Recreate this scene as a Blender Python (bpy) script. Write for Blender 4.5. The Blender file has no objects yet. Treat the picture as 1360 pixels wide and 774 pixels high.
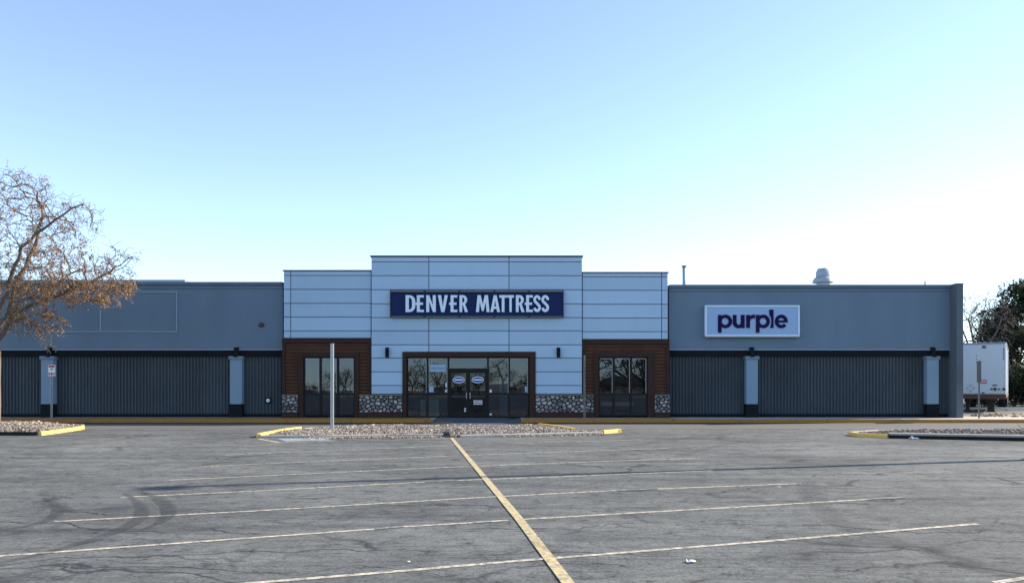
import bpy, bmesh, math, random
import numpy as np
from mathutils import Vector, Matrix
R = math.radians
random.seed(7)
S = bpy.context.scene
C = S.collection

# ------------------------------------------------------------------ camera, sky, sun, exposure
F = 1067.0          # focal length in photo pixels
HZ = 511.0          # horizon row
EYE = 1.6
cam_d = bpy.data.cameras.new("camera")
cam = bpy.data.objects.new("camera", cam_d)
C.objects.link(cam)
cam.location = (0, 0, EYE)
cam.rotation_euler = (R(90), 0, 0)
cam_d.sensor_width = 36.0
cam_d.lens = F / 1360.0 * 36.0
cam_d.shift_y = (HZ - 387.0) / 1360.0
cam_d.clip_end = 2000
S.camera = cam

SUN_EL = 26.5
SUN_AZ = 74.5       # clockwise from +Y
W = bpy.data.worlds.new("World")
S.world = W
W.use_nodes = True
nt = W.node_tree
sky = nt.nodes.new("ShaderNodeTexSky")
sky.sky_type = 'NISHITA'
sky.sun_disc = False
sky.sun_elevation = R(SUN_EL)
sky.sun_rotation = R(SUN_AZ)
sky.altitude = 1600
sky.air_density = 1.0
sky.dust_density = 0.3
sky.ozone_density = 1.7
tint = nt.nodes.new("ShaderNodeMix"); tint.data_type = 'RGBA'; tint.blend_type = 'MULTIPLY'
tint.inputs[0].default_value = 1.0
tint.inputs[7].default_value = (0.93, 0.965, 1.0, 1)      # clear high-plains sky, a little cyan
nt.links.new(sky.outputs[0], tint.inputs[6])
hsv = nt.nodes.new("ShaderNodeHueSaturation")
hsv.inputs["Saturation"].default_value = 0.88
nt.links.new(tint.outputs[2], hsv.inputs["Color"])
nt.links.new(hsv.outputs[0], nt.nodes["Background"].inputs[0])
nt.nodes["Background"].inputs[1].default_value = 0.132

sun_d = bpy.data.lights.new("sun", 'SUN')
sun_d.energy = 4.6
sun_d.angle = R(0.55)
sun_d.color = (1.0, 0.89, 0.71)
sun = bpy.data.objects.new("sun", sun_d)
C.objects.link(sun)
sdir = Vector((math.cos(R(SUN_EL)) * math.sin(R(SUN_AZ)), math.cos(R(SUN_EL)) * math.cos(R(SUN_AZ)), math.sin(R(SUN_EL))))
sun.rotation_euler = sdir.to_track_quat('Z', 'Y').to_euler()
sun.location = sdir * 80

S.view_settings.view_transform = 'Standard'
S.view_settings.look = 'None'
S.view_settings.gamma = 1.0
S.view_settings.exposure = 1.3

# ------------------------------------------------------------------ helpers
def gx(px, d): return (px - 680.0) / F * d
def gz(py, d): return EYE - (py - HZ) / F * d
def gnd(px, py, z=0.0):
    d = (EYE - z) * F / (py - HZ)
    return (gx(px, d), d)

def tag(o, label=None, cat=None, group=None, kind=None):
    if label: o["label"] = label
    if cat: o["category"] = cat
    if group: o["group"] = group
    if kind: o["kind"] = kind
    return o

def empty(name, loc, label, cat, group=None, rz=0.0):
    o = bpy.data.objects.new(name, None)
    C.objects.link(o)
    o.location = loc
    o.rotation_euler = (0, 0, rz)
    o.empty_display_size = 0.2
    return tag(o, label, cat, group)

def root_loc(p):
    while p.parent: p = p.parent
    return Vector(p.location)

def link_mesh(me, name, mat, parent=None, smooth=False):
    o = bpy.data.objects.new(name, me)
    C.objects.link(o)
    if mat is not None: me.materials.append(mat)
    if smooth:
        me.polygons.foreach_set("use_smooth", [True] * len(me.polygons))
    if parent: o.parent = parent
    return o

class MB:
    def __init__(self): self.v = []; self.f = []; self.tone = []
    def add(self, vs, fs, tone=None):
        n = len(self.v)
        self.v.extend([tuple(p) for p in vs])
        self.f.extend([tuple(i + n for i in q) for q in fs])
        if tone is not None: self.tone.extend([tone] * len(fs))
        return self
    def box(self, x0, x1, y0, y1, z0, z1, b=0.0, tone=None):
        if b <= 0:
            vs = [(x0,y0,z0),(x1,y0,z0),(x1,y1,z0),(x0,y1,z0),(x0,y0,z1),(x1,y0,z1),(x1,y1,z1),(x0,y1,z1)]
            fs = [(0,3,2,1),(4,5,6,7),(0,1,5,4),(1,2,6,5),(2,3,7,6),(3,0,4,7)]
            return self.add(vs, fs, tone)
        bm = bmesh.new()
        bmesh.ops.create_cube(bm, size=1.0)
        for v in bm.verts:
            v.co = ((x0+x1)/2 + v.co.x*(x1-x0), (y0+y1)/2 + v.co.y*(y1-y0), (z0+z1)/2 + v.co.z*(z1-z0))
        bmesh.ops.bevel(bm, geom=list(bm.edges), offset=b, segments=2, affect='EDGES', profile=0.6)
        bm.verts.index_update()
        self.add([v.co[:] for v in bm.verts], [[v.index for v in f.verts] for f in bm.faces], tone)
        bm.free()
        return self
    def tube(self, pts, radii, n=8, cap=True):
        pts = [Vector(p) for p in pts]
        if not hasattr(radii, '__len__'): radii = [radii] * len(pts)
        vs = []; fs = []
        for i, p in enumerate(pts):
            t = (pts[min(i+1, len(pts)-1)] - pts[max(i-1, 0)]).normalized()
            a = t.orthogonal().normalized() if abs(t.z) < 0.95 else Vector((1,0,0))
            if abs(t.z) >= 0.95: a = (a - t * a.dot(t)).normalized()
            b = t.cross(a)
            for k in range(n):
                q = 2*math.pi*k/n
                vs.append(p + (a*math.cos(q) + b*math.sin(q)) * radii[i])
        for i in range(len(pts)-1):
            for k in range(n):
                k2 = (k+1) % n
                fs.append((i*n+k, i*n+k2, (i+1)*n+k2, (i+1)*n+k))
        if cap:
            fs.append(tuple(range(n-1, -1, -1)))
            m = (len(pts)-1)*n
            fs.append(tuple(range(m, m+n)))
        return self.add(vs, fs)
    def lathe(self, cx, cy, prof, n=24):
        vs = []; fs = []
        for r, z in prof:
            for k in range(n):
                q = 2*math.pi*k/n
                vs.append((cx + r*math.cos(q), cy + r*math.sin(q), z))
        for i in range(len(prof)-1):
            for k in range(n):
                k2 = (k+1) % n
                fs.append((i*n+k, i*n+k2, (i+1)*n+k2, (i+1)*n+k))
        fs.append(tuple(range(n-1, -1, -1)))
        m = (len(prof)-1)*n
        fs.append(tuple(range(m, m+n)))
        return self.add(vs, fs)
    def profile_x(self, prof, x0, x1):      # prof: list of (y,z), extruded along x
        vs = []; fs = []
        for y, z in prof: vs.append((x0, y, z)); vs.append((x1, y, z))
        for i in range(len(prof)-1): fs.append((2*i, 2*i+1, 2*i+3, 2*i+2))
        return self.add(vs, fs)
    def profile_z(self, prof, z0, z1):      # prof: list of (x,y), extruded along z
        vs = []; fs = []
        for x, y in prof: vs.append((x, y, z0)); vs.append((x, y, z1))
        for i in range(len(prof)-1): fs.append((2*i, 2*i+2, 2*i+3, 2*i+1))
        return self.add(vs, fs)
    def prism(self, poly, z0, z1):          # ground polygon raised from z0 to z1
        n = len(poly)
        vs = [(x, y, z0) for x, y in poly] + [(x, y, z1) for x, y in poly]
        fs = [tuple(range(n, 2*n)), tuple(range(n-1, -1, -1))] + [(i, (i+1) % n, n+(i+1) % n, n+i) for i in range(n)]
        return self.add(vs, fs)
    def build(self, name, mat, parent=None, smooth=False, local=False, bevel=0.0):
        me = bpy.data.meshes.new(name)
        vs = self.v
        if parent is not None and not local:
            L = root_loc(parent)
            vs = [(x-L.x, y-L.y, z-L.z) for x, y, z in vs]
        me.from_pydata(vs, [], self.f)
        bm = bmesh.new(); bm.from_mesh(me)
        bmesh.ops.recalc_face_normals(bm, faces=bm.faces) if len(bm.faces) < 20000 else None
        bm.to_mesh(me); bm.free()
        if self.tone and len(self.tone) == len(me.polygons):
            at = me.attributes.new("tone", 'FLOAT', 'FACE')
            at.data.foreach_set("value", self.tone)
        me.update()
        return link_mesh(me, name, mat, parent, smooth)

def copy_tree(o, parent=None):
    c = o.copy(); C.objects.link(c)
    if parent is not None: c.parent = parent
    for ch in o.children: copy_tree(ch, c)
    return c

# ------------------------------------------------------------------ materials
def newmat(name):
    m = bpy.data.materials.new(name); m.use_nodes = True
    t = m.node_tree
    return m, t, t.nodes["Principled BSDF"]

def N(t, kind, **kw):
    n = t.nodes.new(kind)
    for k, v in kw.items():
        if k in ('operation', 'blend_type', 'data_type', 'attribute_name', 'feature', 'distance', 'noise_dimensions', 'interpolation_type'): setattr(n, k, v)
    return n

def pos_node(t, scale=(1,1,1), rot=(0,0,0)):
    g = t.nodes.new("ShaderNodeNewGeometry")
    mp = t.nodes.new("ShaderNodeMapping")
    mp.inputs["Scale"].default_value = scale
    mp.inputs["Rotation"].default_value = rot
    t.links.new(g.outputs["Position"], mp.inputs["Vector"])
    return mp.outputs[0]

def noise(t, vec, scale, detail=4, rough=0.55, dist=0.0):
    n = t.nodes.new("ShaderNodeTexNoise")
    n.inputs["Scale"].default_value = scale
    n.inputs["Detail"].default_value = detail
    n.inputs["Roughness"].default_value = rough
    n.inputs["Distortion"].default_value = dist
    t.links.new(vec, n.inputs["Vector"])
    return n.outputs["Fac"]

def ramp(t, fac, stops):
    r = t.nodes.new("ShaderNodeValToRGB")
    e = r.color_ramp.elements
    while len(e) < len(stops): e.new(0.5)
    for el, (p, c) in zip(e, stops):
        el.position = p
        el.color = c if len(c) == 4 else (c[0], c[1], c[2], 1)
    t.links.new(fac, r.inputs[0])
    return r.outputs[0]

def mix(t, fac, a, b, blend='MIX'):
    m = t.nodes.new("ShaderNodeMix"); m.data_type = 'RGBA'; m.blend_type = blend
    for sock, val in ((m.inputs[0], fac), (m.inputs[6], a), (m.inputs[7], b)):
        if isinstance(val, (int, float)): sock.default_value = val
        elif isinstance(val, tuple): sock.default_value = val if len(val) == 4 else (*val, 1)
        else: t.links.new(val, sock)
    return m.outputs[2]

def math_n(t, op, a, b=None):
    m = t.nodes.new("ShaderNodeMath"); m.operation = op
    for sock, val in ((m.inputs[0], a), (m.inputs[1], b)):
        if val is None: continue
        if isinstance(val, (int, float)): sock.default_value = val
        else: t.links.new(val, sock)
    return m.outputs[0]

def bump(t, bsdf, h, strength=0.3, dist=0.02):
    b = t.nodes.new("ShaderNodeBump")
    b.inputs["Strength"].default_value = strength
    b.inputs["Distance"].default_value = dist
    t.links.new(h, b.inputs["Height"])
    t.links.new(b.outputs[0], bsdf.inputs["Normal"])

def sc(c, k): return tuple(min(1.0, x*k) for x in c)

def pm(name, col, rough=0.75, var=0.12, scale=2.0, metal=0.0, bmp=0.15, fine=40.0, spec=0.4, streak=False, tone=False):
    m, t, b = newmat(name)
    p = pos_node(t, (1, 1, 0.18) if streak else (1, 1, 1))
    n1 = noise(t, p, scale, 5, 0.6)
    n2 = noise(t, pos_node(t), fine, 3, 0.6)
    c = ramp(t, n1, [(0.25, sc(col, 1-var)), (0.75, sc(col, 1+var))])
    c = mix(t, 0.35, c, ramp(t, n2, [(0.3, sc(col, 1-1.2*var)), (0.7, sc(col, 1+1.2*var))]))
    if tone:
        a = t.nodes.new("ShaderNodeAttribute"); a.attribute_name = "tone"
        k = t.nodes.new("ShaderNodeVectorMath"); k.operation = 'SCALE'
        t.links.new(c, k.inputs[0]); t.links.new(a.outputs["Fac"], k.inputs[3])
        c = k.outputs[0]
    t.links.new(c, b.inputs["Base Color"])
    b.inputs["Roughness"].default_value = rough
    b.inputs["Metallic"].default_value = metal
    b.inputs["Specular IOR Level"].default_value = spec
    if bmp: bump(t, b, n2, bmp, 0.01)
    return m

M = {}
M['white_panel'] = pm('white_panel', (0.34, 0.485, 0.64), 0.6, 0.06, 0.9, bmp=0.03, streak=True, tone=True)  # white panels; part of the shade's blue is put into the colour
M['reveal'] = pm('reveal_backing', (0.10, 0.13, 0.18), 0.8, 0.1)
M['stucco'] = pm('grey_stucco', (0.125, 0.183, 0.245), 0.85, 0.13, 0.8, bmp=0.35, fine=30, streak=True)  # grey fascia, tinted with some of the blue of the shade
M['stucco_trim'] = pm('stucco_trim', (0.24, 0.31, 0.40), 0.8, 0.06, 1.0)
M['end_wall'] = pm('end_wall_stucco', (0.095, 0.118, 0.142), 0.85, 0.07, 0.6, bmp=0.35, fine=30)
M['black'] = pm('black_paint', (0.010, 0.012, 0.017), 0.8, 0.3, 3.0, spec=0.1)
M['rib'] = pm('ribbed_wall', (0.050, 0.064, 0.078), 0.8, 0.26, 0.9, tone=True, bmp=0.5, fine=60)
M['column'] = pm('column_paint', (0.185, 0.275, 0.365), 0.75, 0.06, 1.5)
M['capital'] = pm('capital_paint', (0.15, 0.20, 0.26), 0.75, 0.08, 1.5)
M['coping'] = pm('dark_coping', (0.035, 0.035, 0.04), 0.45, 0.2, 2.0, metal=0.3)
M['grey_coping'] = pm('grey_coping', (0.20, 0.26, 0.34), 0.5, 0.1, 2.0)
M['siding'] = pm('brown_siding', (0.082, 0.041, 0.027), 0.8, 0.28, 2.2, bmp=0.4, spec=0.15)
M['brown_trim'] = pm('brown_trim', (0.042, 0.023, 0.018), 0.75, 0.18, 2.0, spec=0.15)
M['mortar'] = pm('mortar', (0.035, 0.035, 0.037), 0.95, 0.2, 8)
M['stone'] = pm('river_stone', (0.34, 0.33, 0.32), 0.8, 0.3, 9, bmp=0.4, tone=True)
M['ledge'] = pm('stone_ledge', (0.15, 0.135, 0.125), 0.85, 0.2, 5)
M['bronze'] = pm('dark_bronze_metal', (0.012, 0.011, 0.011), 0.6, 0.2, 3, spec=0.2)
M['pane_edge'] = pm('pale_gasket', (0.35, 0.36, 0.36), 0.6, 0.1)
M['steel'] = pm('galvanised_steel', (0.42, 0.44, 0.46), 0.45, 0.14, 6, metal=0.55)
M['dull_steel'] = pm('weathered_post', (0.24, 0.245, 0.25), 0.6, 0.18, 5, metal=0.3)
M['sign_back'] = pm('sign_back', (0.11, 0.115, 0.12), 0.6, 0.2, 6, metal=0.2)
M['navy'] = pm('navy_sign_face', (0.010, 0.022, 0.090), 0.6, 0.06, 0.6, bmp=0, spec=0.12)
M['letter'] = pm('pale_letter', (0.62, 0.74, 0.85), 0.45, 0.03, 1.0, bmp=0)
M['sign_face'] = pm('white_sign_face', (0.25, 0.40, 0.61), 0.35, 0.03, 0.6, bmp=0)
M['sign_frame'] = pm('white_sign_frame', (0.58, 0.71, 0.83), 0.35, 0.04, 0.6, bmp=0)
M['purple'] = pm('purple_letter', (0.016, 0.006, 0.055), 0.7, 0.05, 1, bmp=0, spec=0.1)
M['alu'] = pm('vent_metal', (0.30, 0.35, 0.41), 0.5, 0.08, 3, metal=0.05)
M['trailer'] = pm('trailer_white', (0.50, 0.58, 0.66), 0.4, 0.07, 0.9, bmp=0.03, streak=True)
M['trailer_trim'] = pm('trailer_trim', (0.75, 0.76, 0.76), 0.35, 0.06, 1, metal=0.2)
M['rust'] = pm('rusty_rail', (0.10, 0.052, 0.036), 0.8, 0.35, 4)
M['dark_metal'] = pm('dark_metal', (0.035, 0.033, 0.033), 0.6, 0.3, 4)
M['rubber'] = pm('rubber', (0.02, 0.02, 0.02), 0.85, 0.2, 6)
M['red'] = pm('red_paint', (0.42, 0.035, 0.03), 0.5, 0.12, 6, bmp=0)
M['paper'] = pm('white_paper', (0.72, 0.72, 0.72), 0.7, 0.05, 4, bmp=0)
M['blue_decal'] = pm('blue_decal', (0.04, 0.09, 0.34), 0.5, 0.06, 4, bmp=0)
M['dark_ink'] = pm('dark_ink', (0.03, 0.03, 0.04), 0.6, 0.1, 4, bmp=0)
M['concrete'] = pm('concrete', (0.42, 0.40, 0.36), 0.9, 0.14, 1.4, bmp=0.3)
M['dark_walk'] = pm('dark_ramp', (0.09, 0.095, 0.11), 0.85, 0.15, 2)
M['kerb_grey'] = pm('kerb_concrete', (0.33, 0.31, 0.28), 0.9, 0.2, 3, bmp=0.4)
M['shaded_kerb'] = pm('kerb_face_shade', (0.022, 0.021, 0.021), 0.9, 0.3, 4, spec=0.1)  # near-black: shade on the front kerb faces painted as their colour
M['shade_strip'] = pm('kerb_foot_shade', (0.020, 0.020, 0.021), 0.95, 0.35, 2.5, spec=0.1)  # near-black colour standing in for building shade on the road
M['mulch'] = pm('dark_mulch', (0.045, 0.038, 0.030), 0.95, 0.35, 2.5, bmp=0.6, fine=12)
M['cream'] = pm('cabinet_cream', (0.50, 0.50, 0.47), 0.6, 0.06, 3)
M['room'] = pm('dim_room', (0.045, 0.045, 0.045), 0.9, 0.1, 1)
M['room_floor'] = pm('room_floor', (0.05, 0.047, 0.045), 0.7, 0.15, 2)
M['bark'] = pm('grey_bark', (0.135, 0.106, 0.088), 0.9, 0.3, 9, bmp=0.7, fine=22)
M['far_bark'] = pm('dark_bark', (0.13, 0.105, 0.09), 0.9, 0.3, 6)
M['roofing'] = pm('roof_membrane', (0.25, 0.25, 0.25), 0.9, 0.1, 1)
M['lot_post'] = pm('bronze_post', (0.04, 0.035, 0.03), 0.5, 0.15, 3)
M['dirt'] = pm('dry_dirt', (0.30, 0.235, 0.16), 0.95, 0.28, 1.6, bmp=0.6, fine=14)
M['soil_bed'] = pm('gravel_bed', (0.075, 0.06, 0.05), 0.95, 0.3, 8, bmp=0.6)
M['fence_paint'] = pm('fence_white', (0.6, 0.6, 0.58), 0.7, 0.12, 3)
M['house_wall'] = pm('house_wall', (0.34, 0.29, 0.24), 0.85, 0.12, 2)
M['house_roof'] = pm('house_roof', (0.12, 0.10, 0.09), 0.9, 0.2, 3)

def worn_paint(name, col, under, lo, hi, scale=5.0):
    m, t, b = newmat(name)
    p = pos_node(t)
    n = noise(t, p, scale, 6, 0.72)
    k = ramp(t, n, [(lo, (0,0,0)), (hi, (1,1,1))])
    c = mix(t, k, under, ramp(t, noise(t, p, 20, 3), [(0.3, sc(col, 0.8)), (0.7, sc(col, 1.08))]))
    t.links.new(c, b.inputs["Base Color"])
    b.inputs["Roughness"].default_value = 0.8
    bump(t, b, n, 0.2, 0.01)
    return m
ASPH = (0.133, 0.138, 0.135)
M['line_white'] = worn_paint('worn_white_paint', (0.58, 0.51, 0.39), sc(ASPH, 1.2), 0.40, 0.57, 12)
M['line_faint'] = worn_paint('nearly_gone_paint', (0.42, 0.40, 0.36), sc(ASPH, 1.0), 0.46, 0.66, 9)
M['line_yellow'] = worn_paint('worn_yellow_paint', (0.56, 0.44, 0.21), (0.24, 0.22, 0.18), 0.40, 0.56, 14)
M['kerb_yellow'] = worn_paint('kerb_yellow_paint', (0.80, 0.50, 0.13), (0.40, 0.30, 0.15), 0.24, 0.40, 5)
M['walk_yellow'] = worn_paint('faded_kerb_yellow', (0.38, 0.18, 0.028), (0.19, 0.125, 0.07), 0.26, 0.48, 2.2)
M['line_blue'] = worn_paint('worn_blue_paint', (0.22, 0.33, 0.47), (0.24, 0.26, 0.28), 0.40, 0.62, 5)

def asphalt(name, base, warm=0.0):
    m, t, b = newmat(name)
    p = pos_node(t)
    ang = R(14)
    ps = pos_node(t, (0.10, 1.0, 1.0), (0, 0, -ang))
    big = noise(t, p, 0.16, 4, 0.6, 0.6)
    mid = noise(t, ps, 1.5, 6, 0.68)
    streak = noise(t, pos_node(t, (0.05, 1.0, 1.0), (0, 0, -ang)), 5.5, 4, 0.7)
    fine = noise(t, p, 26, 5, 0.8)
    grit = noise(t, p, 110, 2, 0.7)
    c = ramp(t, big, [(0.30, sc(base, 0.74)), (0.5, base), (0.70, sc(base, 1.30))])
    c = mix(t, 1.0, c, ramp(t, noise(t, pos_node(t, (0.5, 1, 1), (0, 0, -ang)), 0.55, 3, 0.5, 1.5), [(0.36, (0.80, 0.80, 0.82)), (0.46, (1, 1, 1)), (0.60, (1, 1, 1)), (0.66, (1.14, 1.14, 1.12))]), 'MULTIPLY')
    c = mix(t, 1.0, c, ramp(t, mid, [(0.30, (0.52, 0.54, 0.57)), (0.50, (1, 1, 1)), (0.70, (1.0, 1.0, 1.0))]), 'MULTIPLY')
    c = mix(t, 1.0, c, ramp(t, streak, [(0.28, (0.50, 0.52, 0.55)), (0.46, (1, 1, 1))]), 'MULTIPLY')
    c = mix(t, 1.0, c, ramp(t, fine, [(0.32, (0.18, 0.19, 0.20)), (0.48, (1, 1, 1)), (0.72, (1.35, 1.35, 1.33))]), 'MULTIPLY')
    iso = noise(t, p, 2.6, 7, 0.78, 0.8)
    c = mix(t, 1.0, c, ramp(t, iso, [(0.32, (0.34, 0.35, 0.38)), (0.46, (0.95, 0.95, 0.95)), (0.55, (1, 1, 1)), (0.70, (1.45, 1.44, 1.41))]), 'MULTIPLY')
    iso2 = noise(t, pos_node(t, (0.55, 1, 1), (0, 0, -ang)), 9.0, 5, 0.8, 0.4)
    c = mix(t, 1.0, c, ramp(t, iso2, [(0.34, (0.22, 0.23, 0.25)), (0.46, (1, 1, 1)), (0.58, (1, 1, 1)), (0.74, (1.6, 1.6, 1.55))]), 'MULTIPLY')
    lite = ramp(t, noise(t, ps, 3.2, 5, 0.75), [(0.60, (0,0,0)), (0.74, (0.55,0.55,0.55))])
    c = mix(t, lite, c, sc(base, 1.75))
    spk = ramp(t, grit, [(0.66, (0,0,0)), (0.78, (0.5,0.5,0.5))])
    c = mix(t, spk, c, sc(base, 2.0))
    # cracks: thin wandering dark lines
    wv = t.nodes.new("ShaderNodeMapping")
    wv.inputs["Scale"].default_value = (0.22, 0.85, 1)
    wv.inputs["Rotation"].default_value = (0, 0, -ang)
    g = t.nodes.new("ShaderNodeNewGeometry")
    nz = t.nodes.new("ShaderNodeTexNoise"); nz.inputs["Scale"].default_value = 0.9; nz.inputs["Detail"].default_value = 5
    t.links.new(g.outputs["Position"], nz.inputs["Vector"])
    sub = t.nodes.new("ShaderNodeVectorMath"); sub.operation = 'MULTIPLY_ADD'
    t.links.new(nz.outputs["Color"], sub.inputs[0]); sub.inputs[1].default_value = (1.6, 1.6, 0)
    t.links.new(g.outputs["Position"], sub.inputs[2])
    t.links.new(sub.outputs[0], wv.inputs["Vector"])
    def crack(scale, width, thr0, thr1, nscale, amt):
        vo = t.nodes.new("ShaderNodeTexVoronoi"); vo.feature = 'DISTANCE_TO_EDGE'
        vo.inputs["Scale"].default_value = scale
        t.links.new(wv.outputs[0], vo.inputs["Vector"])
        k = ramp(t, vo.outputs["Distance"], [(0.0, (1,1,1)), (width, (0,0,0))])
        where = ramp(t, noise(t, p, nscale, 3, 0.6), [(thr0, (0,0,0)), (thr1, (amt,amt,amt))])
        return math_n(t, 'MULTIPLY', k, where)
    k1 = crack(0.75, 0.020, 0.42, 0.54, 0.35, 0.9)
    k2 = crack(2.3, 0.035, 0.50, 0.60, 0.5, 0.8)
    c = mix(t, k1, c, (0.025, 0.025, 0.028))
    c = mix(t, k2, c, (0.035, 0.035, 0.038))
    t.links.new(c, b.inputs["Base Color"])
    b.inputs["Roughness"].default_value = 0.88
    b.inputs["Specular IOR Level"].default_value = 0.3
    h = math_n(t, 'ADD', fine, math_n(t, 'MULTIPLY', grit, 0.5))
    h = math_n(t, 'SUBTRACT', h, math_n(t, 'MULTIPLY', k1, 1.5))
    bump(t, b, h, 0.55, 0.02)
    return m
M['asphalt'] = asphalt('cracked_asphalt', ASPH)
M['lane'] = pm('drive_lane_asphalt', (0.122, 0.119, 0.114), 0.9, 0.13, 0.35, bmp=0.3, fine=9, spec=0.3)
M['ground'] = pm('ground_soil', (0.22, 0.19, 0.15), 0.95, 0.3, 0.3, bmp=0.5)

def fade_mark(name, col, amt, scale):
    m, t, b = newmat(name)
    n = noise(t, pos_node(t, (1, 1, 1)), scale, 5, 0.7)
    b.inputs["Base Color"].default_value = (*col, 1)
    b.inputs["Roughness"].default_value = 0.85
    k = ramp(t, n, [(0.30, (amt*0.55,)*3), (0.55, (amt,)*3)])
    t.links.new(k, b.inputs["Alpha"])
    return m
M['skid'] = fade_mark('tyre_rubber_mark', (0.04, 0.04, 0.045), 0.37, 5)
M['skid_faint'] = fade_mark('faint_tyre_mark', (0.05, 0.05, 0.055), 0.16, 4)
M['seal'] = fade_mark('crack_sealant', (0.02, 0.02, 0.025), 0.8, 4)

def glass_mat(name, tint=0.42, refl=0.15):
    m = bpy.data.materials.new(name); m.use_nodes = True
    t = m.node_tree
    t.nodes.remove(t.nodes["Principled BSDF"])
    out = t.nodes["Material Output"]
    tr = t.nodes.new("ShaderNodeBsdfTransparent"); tr.inputs[0].default_value = (tint*0.85, tint*0.97, tint, 1)
    gl = t.nodes.new("ShaderNodeBsdfGlossy"); gl.inputs["Roughness"].default_value = 0.012
    gl.inputs["Color"].default_value = (0.38, 0.49, 0.66, 1)
    fr = t.nodes.new("ShaderNodeFresnel"); fr.inputs["IOR"].default_value = 1.5
    k = math_n(t, 'ADD', fr.outputs[0], refl)
    mx = t.nodes.new("ShaderNodeMixShader")
    t.links.new(k, mx.inputs[0]); t.links.new(tr.outputs[0], mx.inputs[1]); t.links.new(gl.outputs[0], mx.inputs[2])
    # very slight waviness of float glass
    n = noise(t, pos_node(t), 1.3, 2)
    bp = t.nodes.new("ShaderNodeBump"); bp.inputs["Strength"].default_value = 0.02; bp.inputs["Distance"].default_value = 0.02
    t.links.new(n, bp.inputs["Height"]); t.links.new(bp.outputs[0], gl.inputs["Normal"])
    t.links.new(mx.outputs[0], out.inputs[0])
    return m
M['glass'] = glass_mat('tinted_glass', 0.42, 0.09)
M['door_glass'] = glass_mat('door_glass', 0.25, 0.03)

def leaf_mat(name, ca, cb, cc):
    m, t, b = newmat(name)
    a = t.nodes.new("ShaderNodeAttribute"); a.attribute_name = "tone"
    c = ramp(t, a.outputs["Fac"], [(0.0, ca), (0.5, cb), (1.0, cc)])
    t.links.new(c, b.inputs["Base Color"])
    b.inputs["Roughness"].default_value = 0.75
    b.inputs["Specular IOR Level"].default_value = 0.25
    tl = t.nodes.new("ShaderNodeBsdfTranslucent"); t.links.new(c, tl.inputs[0])
    mx = t.nodes.new("ShaderNodeMixShader"); mx.inputs[0].default_value = 0.3
    t.links.new(b.outputs[0], mx.inputs[1]); t.links.new(tl.outputs[0], mx.inputs[2])
    t.links.new(mx.outputs[0], t.nodes["Material Output"].inputs[0])
    return m
M['dead_leaf'] = leaf_mat('dead_leaf', (0.15, 0.085, 0.048), (0.28, 0.165, 0.085), (0.44, 0.27, 0.14))
M['needle'] = leaf_mat('juniper_needle', (0.014, 0.022, 0.011), (0.028, 0.042, 0.020), (0.075, 0.082, 0.042))
M['scrub'] = leaf_mat('brown_scrub', (0.05, 0.035, 0.025), (0.11, 0.075, 0.05), (0.17, 0.12, 0.08))
M['pebble'] = pm('pink_gravel', (0.235, 0.20, 0.172), 0.85, 0.2, 12, bmp=0.2, tone=True)
M['pebble_dark'] = pm('dull_gravel', (0.165, 0.135, 0.12), 0.9, 0.2, 12, bmp=0.2, tone=True)

# ------------------------------------------------------------------ ground
def sheet(name, poly, z, mat, **kw):
    mb = MB(); mb.add([(x, y, z) for x, y in poly], [tuple(range(len(poly)))])
    o = mb.build(name, mat); tag(o, **kw); return o
sheet('ground', [(-600,-500),(600,-500),(600,900),(-600,900)], -0.02, M['ground'], kind='structure')
sheet('parking_lot', [(-70,-60),(70,-60),(70,29.4),(-70,29.4)], 0.0, M['asphalt'], kind='structure')
YK = 33.9           # pavement kerb line
sheet('drive_lane', [(-70,29.4),(70,29.4),(70,33.5),(26,33.88),(22.8,YK),(-70,YK)], 0.0, M['lane'], kind='structure')
YW = 36.0           # facade plane
YC = 35.55          # entrance block plane
ZS = 0.15           # pavement level
# pavement and yellow kerb
XR = 23.4
mb = MB()
xl0, xl1, xr0, xr1 = gx(575, YK), gx(600, YK), gx(662, YK), gx(692, YK)
mb.box(-60, xl0, YK+0.16, YW+0.5, -0.02, ZS)
mb.box(xr1, XR, YK+0.16, YW+0.5, -0.02, ZS)
mb.box(XR, XR+2.2, YK+0.16, YW-0.3, -0.02, ZS)
o = mb.build('pavement', M['concrete']); tag(o, kind='structure')
mb = MB()       # flared ramp in front of the doors
mb.add([(xl0,YK+0.16,-0.02),(xl1,YK+0.16,0.012),(xr0,YK+0.16,0.012),(xr1,YK+0.16,-0.02),
        (xl0,YW+.5,ZS-.003),(xl1,YW+.5,ZS-.003),(xr0,YW+.5,ZS-.003),(xr1,YW+.5,ZS-.003),
        (xl0,YK+.16,ZS-.003),(xr1,YK+.16,ZS-.003),(xl1,YC-0.2,ZS-.003),(xr0,YC-.2,ZS-.003)],
       [(1,2,11,10),(8,1,10,4),(2,9,7,11),(10,11,6,5),(4,10,5),(11,7,6),(0,1,8),(2,3,9)])
o = mb.build('ramp', M['dark_walk']); tag(o, kind='structure')
sheet('ramp_apron', [(gx(600,YK), YK-0.02),(gx(600,YK)-0.1, YK-1.3),(gx(674,YK)+0.2, YK-1.3),(gx(666,YK), YK-0.02)], 0.004, M['concrete'], kind='structure')

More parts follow.
